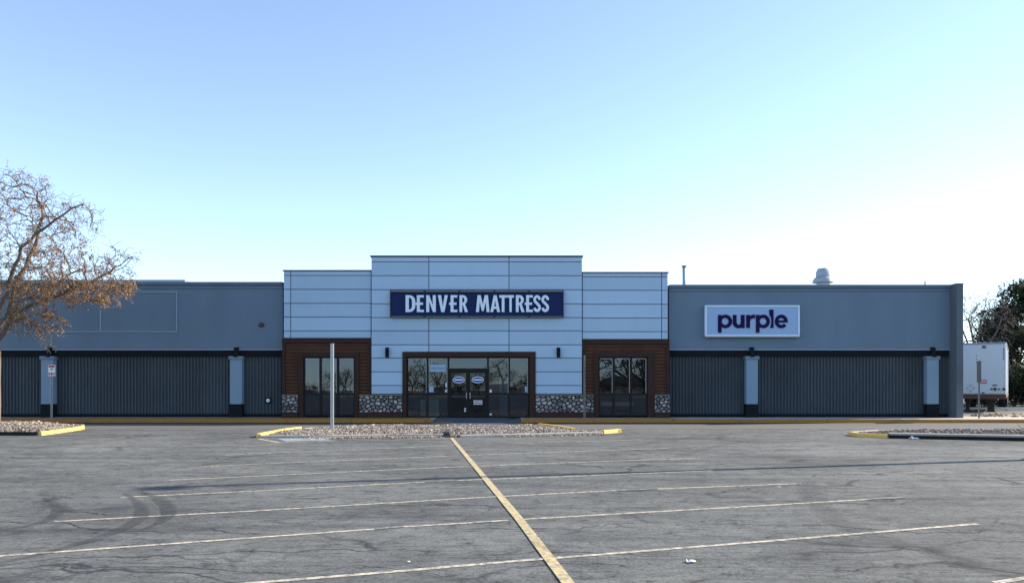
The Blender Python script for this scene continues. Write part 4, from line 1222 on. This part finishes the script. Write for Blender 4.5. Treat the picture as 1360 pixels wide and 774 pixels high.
for p_, r_ in ((1317.2,.045),(1321.8,.085),(1327,.045),(1333.4,.07)):
    mb = MB(); mb.tube([(nx(p_),.018,Zt(516 if r_<.08 else 516)),(nx(p_),-.06,Zt(516)),(nx(p_),-.075,Zt(516))], [r_,r_,r_*.6], 14); tp(mb, 'air_coupling', M['dark_metal'])
mb = MB(); mb.box(nx(1318.5), nx(1324.5), -.0, .016, Zt(511.6), Zt(510.2)); tp(mb, 'coupling_marking', M['dark_ink'])
mb = MB(); mb.box(nx(1302.8), nx(1310.8), .0, .016, Zt(508.6), Zt(503.8)); lab = tp(mb, 'warning_label', M['red'])
mb = MB()
for k in range(2): mb.box(nx(1303.6), nx(1310), -.006, -.001, Zt(505.6+k*1.6), Zt(504.9+k*1.6))
tp(mb, 'label_lettering', M['paper'], lab)
cx, cz = nx(1289.3), Zt(515)
mb = MB(); q = .19
def bar(a, b, w=.02):
    d_ = Vector((b[0]-a[0], b[1]-a[1])); n_ = Vector((-d_.y, d_.x)).normalized()*w/2
    mb.add([(a[0]+n_.x,.012,a[1]+n_.y),(b[0]+n_.x,.012,b[1]+n_.y),(b[0]-n_.x,.012,b[1]-n_.y),(a[0]-n_.x,.012,a[1]-n_.y)], [(0,1,2,3)])
D4 = [(cx,cz+q),(cx+q,cz),(cx,cz-q),(cx-q,cz)]
for i in range(4): bar(D4[i], (D4[i][0]+(D4[(i+1)%4][0]-D4[i][0])*.9, D4[i][1]+(D4[(i+1)%4][1]-D4[i][1])*.9))
for p_ in D4: mb.box(p_[0]-.03, p_[0]+.03, .004, .017, p_[1]-.03, p_[1]+.03)
tp(mb, 'placard_holder', M['dull_steel'])
mb = MB(); mb.box(nx(1304.6), nx(1309.8), .006, .018, Zt(460.4), Zt(458.2)); mb.box(nx(1304.2), nx(1310.6), .006, .018, Zt(461.8), Zt(461)); tp(mb, 'marker_plate', M['dark_ink'])
mb = MB(); mb.box(nx(1304), nx(1308), .006, .018, Zt(521.8), Zt(520.2)); tp(mb, 'marker_plate', M['dark_ink'])
mb = MB()
for k in range(6): mb.box(nx(1332.4), nx(1334), .006, .018, Zt(463.4+k*2.7), Zt(462+k*2.7))
tp(mb, 'fleet_number', M['dark_ink'])
mb = MB()
for py in (471, 475.6, 479.4): mb.box(nx(1296.6), nx(1297.8), .006, .018, Zt(py+1.2), Zt(py))
tp(mb, 'rivet_plate', M['dark_ink'])

# ------------------------------------------------------------------ parking lot light pole (right of frame; its shadow crosses the lot)
T = Vector(gnd(232, 646.3)); hgt = 9.3
L = hgt/math.tan(R(SUN_EL))
bp = T + Vector((math.sin(R(SUN_AZ)), math.cos(R(SUN_AZ))))*L
lp = empty('light_pole', (bp.x, bp.y, 0), 'tall bronze parking lot light pole with a square head standing right of the frame', 'light pole')
mb = MB(); mb.tube([(bp.x,bp.y,.75),(bp.x,bp.y,hgt)], [.14,.085], 14); mb.build('pole', M['lot_post'], lp, smooth=True)
mb = MB(); mb.lathe(bp.x, bp.y, [(.32,-.02),(.32,.72),(.28,.76)], 20); mb.build('base', M['kerb_grey'], lp)
mb = MB(); mb.box(bp.x-.25, bp.x+.25, bp.y-.36, bp.y+.06, hgt-.02, hgt+.14, b=.02); mb.build('lamp_head', M['lot_post'], lp)
mb = MB(); mb.box(bp.x-.2, bp.x+.2, bp.y-.31, bp.y+.02, hgt-.035, hgt-.022); mb.build('lens', M['letter'], lp)

# ------------------------------------------------------------------ trees
def grow(att, nodes, parent, step, di, dk, iters, rng, jit=0.25, grav=0.0):
    P = [np.array(n, float) for n in nodes]; par = list(parent)
    att = np.array(att); near = np.full(len(att), -1); nd = np.full(len(att), 1e9)
    done = 0
    for it in range(iters):
        new = np.array(P[done:]) if done < len(P) else np.zeros((0,3))
        for k in range(0, len(new), 400):
            D = np.linalg.norm(att[:, None, :]-new[None, k:k+400, :], axis=2)
            j = D.argmin(1); dm = D[np.arange(len(att)), j]
            up = dm < nd; nd[up] = dm[up]; near[up] = j[up]+done+k
        done = len(P)
        keep = nd > dk
        att = att[keep]; near = near[keep]; nd = nd[keep]
        if len(att) == 0: break
        act = nd < di
        if not act.any(): break
        arr = np.array(P)
        ids = near[act]; dv = att[act]-arr[ids]; dv /= np.linalg.norm(dv, axis=1)[:, None]
        acc = {}
        for i, v in zip(ids, dv):
            acc[i] = acc.get(i, 0)+v
        n0 = len(P)
        for i, v in acc.items():
            v = v/ (np.linalg.norm(v)+1e-9) + rng.normal(0, jit, 3); v[2] += grav
            q = arr[i]+v/np.linalg.norm(v)*step
            P.append(q); par.append(i)
        if len(P) == n0: break
    return np.array(P), par
def tree_mesh(P, par, tip_r, expo, trunk_r=None, sides=(3, 5, 9), rmin=0):
    n = len(P); rad = np.zeros(n); kids = [[] for _ in range(n)]
    for i in range(n):
        if par[i] >= 0: kids[par[i]].append(i)
    acc = np.zeros(n)
    for i in range(n-1, -1, -1):
        if not kids[i]: acc[i] = tip_r**expo
        else: acc[i] = sum(acc[k] for k in kids[i])
    rad = acc**(1/expo)
    if trunk_r: 
        k = trunk_r/rad[0]
        if k < 1 or True:
            f = np.clip((rad-tip_r)/(rad[0]-tip_r), 0, 1); rad = rad*(1+(k-1)*f)
    mb = MB()
    stack = [(0, None)]
    while stack:
        i, pr = stack.pop()
        chain = ([pr] if pr is not None else []) + [i]
        while kids[chain[-1]]:
            ks = sorted(kids[chain[-1]], key=lambda k: -acc[k])
            for k in ks[1:]: stack.append((k, chain[-1]))
            chain.append(ks[0])
        if len(chain) < 2: continue
        rr = [rad[c] for c in chain]
        if pr is not None: rr[0] = min(rr[0], rr[1]*1.15)
        m = max(rr)
        mb.tube([P[c] for c in chain], rr, sides[0] if m < .02 else sides[1] if m < .06 else sides[2], cap=False)
    return mb, rad, kids
def ellip_pts(rng, n, c, r, shell=0.0):
    v = rng.normal(size=(n, 3)); v /= np.linalg.norm(v, axis=1)[:, None]
    q = (shell**3+(1-shell**3)*rng.random(n))**(1/3)
    return np.array(c)+v*q[:, None]*np.array(r)

# left foreground honey locust, bare but for clusters of dead leaves on its lower boughs
rng = np.random.default_rng(21)
TD = 29.0
def tpx(px, py, dy=0.0): return np.array([gx(px, TD), TD+dy, gz(py, TD)])
tx = gx(-6.5, TD)
att = np.vstack([
    ellip_pts(rng, 1250, tpx(2, 318), (2.85, 2.9, 2.4), .2)[:1050],
    ellip_pts(rng, 200, tpx(30, 252), (1.1, 1.4, .75)),
    ellip_pts(rng, 240, tpx(85, 290), (1.5, 1.2, .75)),
    ellip_pts(rng, 800, tpx(90, 372), (2.5, 1.9, 1.0)),
    ellip_pts(rng, 120, tpx(150, 345), (.95, .8, .55)),
    ellip_pts(rng, 160, tpx(40, 425), (1.4, 1.2, .55)),
    ellip_pts(rng, 60, tpx(60, 452), (.25, .35, .5)),
    ellip_pts(rng, 600, tpx(-100, 360), (2.9, 2.8, 1.9)),
])
base = [(tx, TD, 0.25)]
nodes = []; par = []
trunk = [(tx, TD, .1), (tx+.02, TD, .9), (tx-.01, TD+.02, 1.7), (tx+.02, TD, 2.5), (tx+.0, TD, 3.1)]
for i, p in enumerate(trunk): nodes.append(p); par.append(i-1)
def limb(start, pts, sub=4):
    prev = start; a = np.array(nodes[start])
    for p in pts:
        p = np.array(p)
        k = max(1, int(np.linalg.norm(p-a)/.28))
        for j in range(1, k+1):
            q = a+(p-a)*j/k + rng.normal(0, .035, 3)
            nodes.append(tuple(q)); par.append(prev); prev = len(nodes)-1
        a = p
    return prev
limb(4, [tpx(14,425,.1), tpx(30,408,.2), tpx(60,395,.3), tpx(95,382,.1), tpx(130,365,.3)])
limb(4, [tpx(8,410,-.3), tpx(28,372,-.6), tpx(42,345,-.8), tpx(62,316,-.7), tpx(95,290,-.6), tpx(118,274,-.5)])
limb(4, [tpx(4,400,.4), tpx(14,360,.6), tpx(30,320,.8), tpx(42,280,.7), tpx(38,250,.5)])
limb(4, [tpx(-20,400,.2), tpx(-40,350,.4), tpx(-50,300,.2)])
limb(4, [tpx(-30,415,-.4), tpx(-80,385,-.6), tpx(-130,365,-.4)])
limb(4, [tpx(0,405,-.9), tpx(6,370,-1.6), tpx(10,330,-2.0)])
limb(4, [tpx(20,432,-.5), tpx(55,424,-.9), tpx(85,418,-1.1)])
limb(4, [tpx(5,400,.9), tpx(35,375,1.5), tpx(70,350,1.6)])
P, par2 = grow(att, nodes, par, .16, 1.6, .24, 90, rng, jit=.22, grav=.05)
# fine zigzag twigs at the ends
P = list(P); par2 = list(par2)
kidc = np.zeros(len(P), int)
for q in par2:
    if q >= 0: kidc[q] += 1
n0 = len(P)
for i in range(len(trunk)+20, n0):
    nt_ = 3 if kidc[i] == 0 else (1 if rng.random() < .46 else 0)
    for _ in range(nt_):
        d = P[i]-P[par2[i]]; d = d/(np.linalg.norm(d)+1e-6)
        v = d*.5+rng.normal(0, .8, 3); v /= np.linalg.norm(v)
        prev = i; p = P[i]
        for s in range(rng.integers(3, 7)):
            v = v+rng.normal(0, .5, 3); v[2] -= .06; v /= np.linalg.norm(v)
            p = p+v*rng.uniform(.06, .12); P.append(p); par2.append(prev); prev = len(P)-1
P = np.array(P)
lt = empty('honey_locust', (tx, TD, .2), 'tree with orange brown dead leaves on lower boughs in the left gravel island', 'tree')
mb, rad, kids = tree_mesh(P, par2, .0066, 3.0, .17)
mb.build('trunk', M['bark'], lt, smooth=True)
def leaf_quads(mb, rnd, p, n, size, spread, tone0=0.0, tone1=1.0, droop=True):
    for _ in range(n):
        c = Vector(p)+Vector((rnd.gauss(0, spread), rnd.gauss(0, spread), rnd.gauss(0, spread)))
        a = Vector((rnd.gauss(0,1), rnd.gauss(0,1), rnd.gauss(0,.6)-(0.9 if droop else 0))).normalized()
        b = a.orthogonal().normalized(); b.rotate(Matrix.Rotation(rnd.uniform(0, 6.28), 3, a))
        l = size*rnd.uniform(.7, 1.4); w = l*rnd.uniform(.28, .45)
        vs = [c, c+a*l*.45+b*w*.5, c+a*l, c+a*l*.5-b*w*.5]
        mb.add([v[:] for v in vs], [(0,1,2,3)], rnd.uniform(tone0, tone1))
rnd = random.Random(4)
mb = MB()
for i in range(60, len(P)):
    p = P[i]
    if rad[i] > .02: continue
    px = 680+p[0]/p[1]*F; py = HZ-(p[2]-EYE)/p[1]*F
    w = 0.0
    w += .60*math.exp(-((px-135)/58)**2-((py-388)/24)**2)
    w += .26*math.exp(-((px-70)/50)**2-((py-415)/28)**2)
    w += .16*math.exp(-((px-10)/60)**2-((py-395)/30)**2)
    w += .25*math.exp(-((px-70)/45)**2-((py-335)/16)**2)
    w += .05
    if px < -20: w = .08
    w *= .25+1.9*(math.sin(p[0]*5.1+p[2]*2.3)*math.sin(p[1]*4.3-p[2]*3.7+p[0]) > .05)
    if rnd.random() < w: leaf_quads(mb, rnd, p, rnd.randint(3, 6), .085, .05)
mb.build('dead_leaves', M['dead_leaf'], lt)

# generic bare trees
def bare_tree(seed, h, w, name, label, group, loc, natt=700, tip=.012, trunk_r=.16, mat='far_bark', tw=.4):
    rng = np.random.default_rng(seed)
    att = np.vstack([ellip_pts(rng, natt, (0,0,h*.62), (w, w, h*.36), .2), ellip_pts(rng, natt//4, (w*.3,0,h*.78), (w*.4, w*.4, h*.2))])
    nodes = [(0,0,-.05)]; par = [-1]
    for k in range(1, 6): nodes.append((rng.normal(0,.04), rng.normal(0,.04), k*h*.06)); par.append(k-1)
    for s in range(4):
        a = s*1.57+rng.uniform(0,1); prev = 5; p = np.array(nodes[5])
        for k in range(5):
            p = p+np.array((math.cos(a)*w*.10, math.sin(a)*w*.10, h*.075))+rng.normal(0,.06,3); nodes.append(tuple(p)); par.append(prev); prev = len(nodes)-1
    P, pr = grow(att, nodes, par, h*.022, h*.3, h*.035, 70, rng, jit=.3, grav=.05)
    P = list(P); pr = list(pr); n0 = len(P)
    for i in range(26, n0):
        for _ in range(2 if rng.random() < tw else 0):
            v = rng.normal(0,1,3); v[2] += .5; v /= np.linalg.norm(v); p = P[i]; prev = i
            for s in range(3):
                v = v+rng.normal(0,.4,3); v /= np.linalg.norm(v); p = p+v*h*.018; P.append(p); pr.append(prev); prev = len(P)-1
    r = empty(name, loc, label, 'tree', group)
    mb, rad, kids = tree_mesh(np.array(P), pr, tip, 2.75, trunk_r, sides=(3,4,7))
    mb.build('branches', M[mat], r, local=True, smooth=True)
    return r
g_bg = 'bare trees beyond the trailer'
def at(px, d): return (gx(px, d), d, -.02)
b1 = bare_tree(1, 10.2, 3.6, 'bare_tree', 'bare tree just right of the store end wall, rising above the trailer', g_bg, at(1296, 66), natt=900, tip=.0085, trunk_r=.13)
b2 = bare_tree(2, 11.6, 3.4, 'bare_tree', 'taller bare tree whose twigs rise behind the dark evergreen', g_bg, at(1352, 82), natt=900, tip=.010, trunk_r=.14)
c = copy_tree(b1); c.location = at(1322, 78); c.rotation_euler = (0,0,2.1); c.scale = (1.05,1.05,1.04); c['label'] = 'bare tree above the middle of the trailer roof, left of the evergreen'
c = copy_tree(b2); c.location = at(1390, 70); c.rotation_euler = (0,0,1.1); c['label'] = 'bare tree partly outside the right edge of the photo behind the evergreen'

# evergreen
def foliage(seed, blobs, n, size, tones=(0,1)):
    rnd = random.Random(seed); mb = MB()
    tot = sum(b[3]*b[4] for b in blobs)
    for (cx, cy, cz, rx, rz) in blobs:
        m = int(n*rx*rz/tot)
        k = max(8, m//26)
        for _ in range(k):
            v = Vector((rnd.gauss(0,1), rnd.gauss(0,1), rnd.gauss(0,1))).normalized()*rnd.uniform(.55,1.0)
            p = (cx+v.x*rx, cy+v.y*rx, cz+v.z*rz)
            t = rnd.uniform(tones[0], tones[1]*.8)
            leaf_quads(mb, rnd, p, 26, size, size*1.05, max(0,t-.2), min(1,t+.25), droop=False)
    return mb
ev = empty('evergreen_tree', at(1367, 68), 'dense dark green evergreen at the right edge beside the trailer', 'tree')
rnd = random.Random(8)
bl = []
for k in range(34):
    z = rnd.uniform(.9, 8.4); rmax = 3.9*(1-(max(0, z-3.0)/6.4)**1.5) if z > 3 else 3.7
    a = rnd.uniform(0, 6.28); q = rmax*rnd.uniform(.35, 1.0)
    bl.append((q*math.cos(a), q*math.sin(a), z, rnd.uniform(.65, 1.25), rnd.uniform(.5, .95)))
bl += [(-3.4,-.5,4.9,.7,.6),(-2.9,0,6.2,.6,.55),(-1.6,-.6,8.0,.8,.6),(0,0,8.6,.9,.6),(-3.6,0,3.0,.9,.9)]
bl = [tuple(q*1.16 for q in b) for b in bl]
foliage(3, bl, 44000, .25).build('crown', M['needle'], ev, local=True)
mb = MB(); mb.tube([(0,0,-.05),(.05,0,2.5),(0,.05,5.2),(.02,0,9.3)], [.24,.19,.12,.03], 9)
for k in range(22):
    z = .8+k*.33; a = k*2.4; q = 3.0*(1-z/10.5); mb.tube([(0,0,z),(q*.5*math.cos(a),q*.5*math.sin(a),z+.25),(q*math.cos(a),q*math.sin(a),z+.3)], [.06,.04,.015], 5)
mb.build('trunk', M['far_bark'], ev, local=True)
def shrub(px, d, w, h, seed, label, mat='scrub', n=5000):
    r = empty('shrub', at(px, d), label, 'shrub', 'shrubs behind the trailer')
    rnd = random.Random(seed)
    bl = [(rnd.uniform(-w,w)*.8, rnd.uniform(-.8,.8), h*rnd.uniform(.2,.75)*rnd.uniform(.8,1), w*rnd.uniform(.25,.5), h*rnd.uniform(.12,.26)) for _ in range(12)]
    foliage(seed, bl, n, .15).build('leaves', M[mat], r, local=True)
    mb = MB()
    for k in range(12):
        a = rnd.uniform(0,6.28); mb.tube([(0,0,-.05),(.3*w*math.cos(a),.3*w*math.sin(a),h*.4),(.7*w*math.cos(a),.5*w*math.sin(a),h*rnd.uniform(.7,1))], [.05,.03,.01], 5)
    mb.build('stems', M['far_bark'], r, local=True)
shrub(1314, 66, 1.7, 6.2, 5, 'brownish shrub showing over the right half of the trailer roof', n=2600)
shrub(1290, 64, 1.6, 5.0, 6, 'low brown twiggy scrub showing over the trailer roof next to the store wall', n=2000)
shrub(1347, 60, 3.0, 4.2, 7, 'low dark shrub beneath the evergreen to the right of the trailer', 'needle', 24000)
shrub(1390, 60, 3.0, 3.6, 8, 'low dark shrub running out of the photo at the right edge', 'needle', 20000)

# low fence and dirt at the right
fd = 51.0
fn = empty('guard_fence', (gx(1320, fd), fd, 0), 'low white rail fence on dark posts behind the trailer legs', 'fence')
fx0, fx1 = gx(1270, fd), gx(1420, fd)
mb = MB(); mb.box(fx0, fx1, fd-.05, fd-.01, .04, .19, b=.01); mb.build('rail', M['fence_paint'], fn)
x = fx0+.5
while x < fx1:
    mb = MB(); mb.box(x-.05, x+.05, fd-.008, fd+.09, -.05, .32, b=.01); mb.build('fence_post', M['dark_metal'], fn); x += 1.35
# grey retaining kerb/bank of dirt
mb = MB(); nxg, nyg = 30, 14
x0, x1, y0, y1 = 21.9, 36.0, 35.8, 40.6
for i in range(nxg+1):
    for j in range(nyg+1):
        u, v = i/nxg, j/nyg
        e = min(1, u*3.0)*min(1, v*3.5)*min(1, (1-v)*3)
        z = .06 + e*(.10+.34*min(1, max(0, (u-.1)*2.2))+.05*math.sin(u*9)+.06*math.sin(v*7+u*4))
        z -= .085*(1-min(1, min(u, v, 1-v)*12))
        mb.v.append((x0+(x1-x0)*u, y0+(y1-y0)*v+.25*math.sin(u*8), z))
for i in range(nxg):
    for j in range(nyg): mb.f.append((i*(nyg+1)+j, (i+1)*(nyg+1)+j, (i+1)*(nyg+1)+j+1, i*(nyg+1)+j+1))
o = mb.build('dirt_bank', M['dirt'], smooth=True); tag(o, kind='structure')
g = MB(); rnd = random.Random(31)
for _ in range(500):
    x, y = rnd.uniform(22.3, 33.5), rnd.uniform(36.2, 40)
    put_rock(g, rnd, x, y, rnd.uniform(.06,.2), rnd.uniform(.03,.09))
o = g.build('loose_stones', M['dirt']); tag(o, kind='stuff')
sheet('service_yard', [(gx(1279,36)+.05,35.9),(60,35.9),(60,120),(gx(1279,36)+.05,120)], -.008, M['lane'], kind='structure')

sheet('mulch_strip', [(gx(1279,49)+.4,49.5),(60,49.5),(60,75),(gx(1279,36)+.05+8,75)], -.003, M['mulch'], kind='structure')
# sapling stub on the right island, litter
p = gnd(1357, 574, .25)
tw = empty('dry_sapling', (p[0], p[1], .2), 'small leafless dry sapling on the right gravel island at the edge of the photo', 'sapling')
mb = MB(); mb.tube([(p[0]+.25,p[1],.2),(p[0]+.12,p[1],.33),(p[0]-.05,p[1],.42),(p[0]-.14,p[1]+.02,.52)], [.02,.016,.011,.005], 6); mb.build('stem', M['dark_metal'], tw)
mb = MB(); mb.tube([(p[0]+.12,p[1],.33),(p[0]+.16,p[1]-.05,.48),(p[0]+.12,p[1]-.05,.6)], [.01,.007,.004], 5); mb.build('twig', M['dark_metal'], tw)
def litter(px, py, w, seed, label, mat):
    rnd = random.Random(seed); x, y = gnd(px, py)
    mb = MB(); n = 6
    for i in range(n+1):
        for j in range(n+1):
            u, v = i/n-.5, j/n-.5
            mb.v.append((x+w*u+rnd.gauss(0,w*.04), y+w*.8*v+rnd.gauss(0,w*.04), .008+abs(rnd.gauss(0, w*.10))+w*.22*max(0, .25-u*u-v*v)*2))
    for i in range(n):
        for j in range(n): mb.f.append((i*(n+1)+j, (i+1)*(n+1)+j, (i+1)*(n+1)+j+1, i*(n+1)+j+1))
    o = mb.build('litter', mat); tag(o, label, 'litter')
litter(918, 746.5, .08, 1, 'crumpled pale paper scrap lying on the asphalt right of the yellow line', M['paper'])
litter(1214, 582.6, .22, 2, 'white crumpled bag against the front kerb of the right island', M['paper'])
litter(543, 746.6, .03, 3, 'tiny white scrap on the asphalt left of the yellow line', M['paper'])
litter(1034, 647, .05, 4, 'small white scrap beyond the end of a stall line on the right', M['paper'])

# ------------------------------------------------------------------ across the street behind the viewer (seen mirrored in the glass)
g_m = 'bare trees across the street mirrored in the store windows'
lb_m = 'bare tree across the street behind the viewer, mirrored in the store windows'
rb = bare_tree(11, 7.6, 3.6, 'street_tree', lb_m, g_m, (-15, -62, 0), natt=420, tip=.014, trunk_r=.16, tw=.15)
rb2 = bare_tree(12, 6.4, 3.3, 'street_tree', lb_m, g_m, (-3, -66, 0), natt=420, tip=.014, trunk_r=.15, tw=.15)
big = bare_tree(13, 6.6, 6.2, 'shade_tree', 'large spreading bare tree behind the viewer, mirrored in the right portal window', None, (15.2, -22, 0), natt=170, tip=.03, trunk_r=.22, tw=.15)
for k, (x, y, s, a) in enumerate(((-25,-60,.8,1),(-19,-72,.95,2),(-9.5,-58,.72,3),(3,-66,.7,4),(9,-74,.95,5),(-31,-70,.9,.4),(20,-80,1.0,2.5),(-12,-80,1.0,1.7),(28,-88,1.0,.7),(-1,-85,.9,3.3),(-6,-74,.85,5.1),(-22,-82,1.0,.2),(5.5,-58,.6,1.4),(-28,-58,.75,4.2))):
    c = copy_tree(rb if k % 2 else rb2); c.location = (x, y, 0); c.rotation_euler = (0, 0, a); c.scale = (s*.9, s*.9, s*.8)
def hedge(x0, x1, y, h, seed):
    r = empty('hedge', ((x0+x1)/2, y, 0), 'long dull hedge across the street behind the viewer, mirrored low in the glass', 'hedge')
    rnd = random.Random(seed); L = (x1-x0)/2
    bl = [(rnd.uniform(-L, L), rnd.uniform(-1,1), h*rnd.uniform(.2,.75), rnd.uniform(1.2,2.4), h*.28) for _ in range(46)]
    foliage(seed, bl, 14000, .38).build('leaves', M['scrub'], r, local=True)
    mb = MB()
    for k in range(40):
        x = rnd.uniform(-L, L); mb.tube([(x,0,-.05),(x+rnd.uniform(-.4,.4),rnd.uniform(-.4,.4),h*.6)], [.05,.02], 5)
    mb.build('stems', M['far_bark'], r, local=True)
hedge(-46, 46, -92, 3.2, 3)
hr = empty('gabled_house', (26, -110, 0), 'gabled house across the street behind the viewer, mirrored in the right portal window', 'house')
mb = MB(); mb.box(20.5, 31.5, -118, -110, -.05, 2.2); mb.build('wall', M['house_wall'], hr)
mb = MB(); mb.add([(20.1,-118.4,2.15),(31.9,-118.4,2.15),(26,-118.4,4.6),(20.1,-109.6,2.15),(31.9,-109.6,2.15),(26,-109.6,4.6)], [(0,1,2),(3,5,4),(0,2,5,3),(1,4,5,2),(0,3,4,1)]); mb.build('roof', M['house_roof'], hr)
mb = MB(); mb.box(23, 25, -109.98, -109.9, .9, 1.9); mb.build('window', M['dark_metal'], hr)
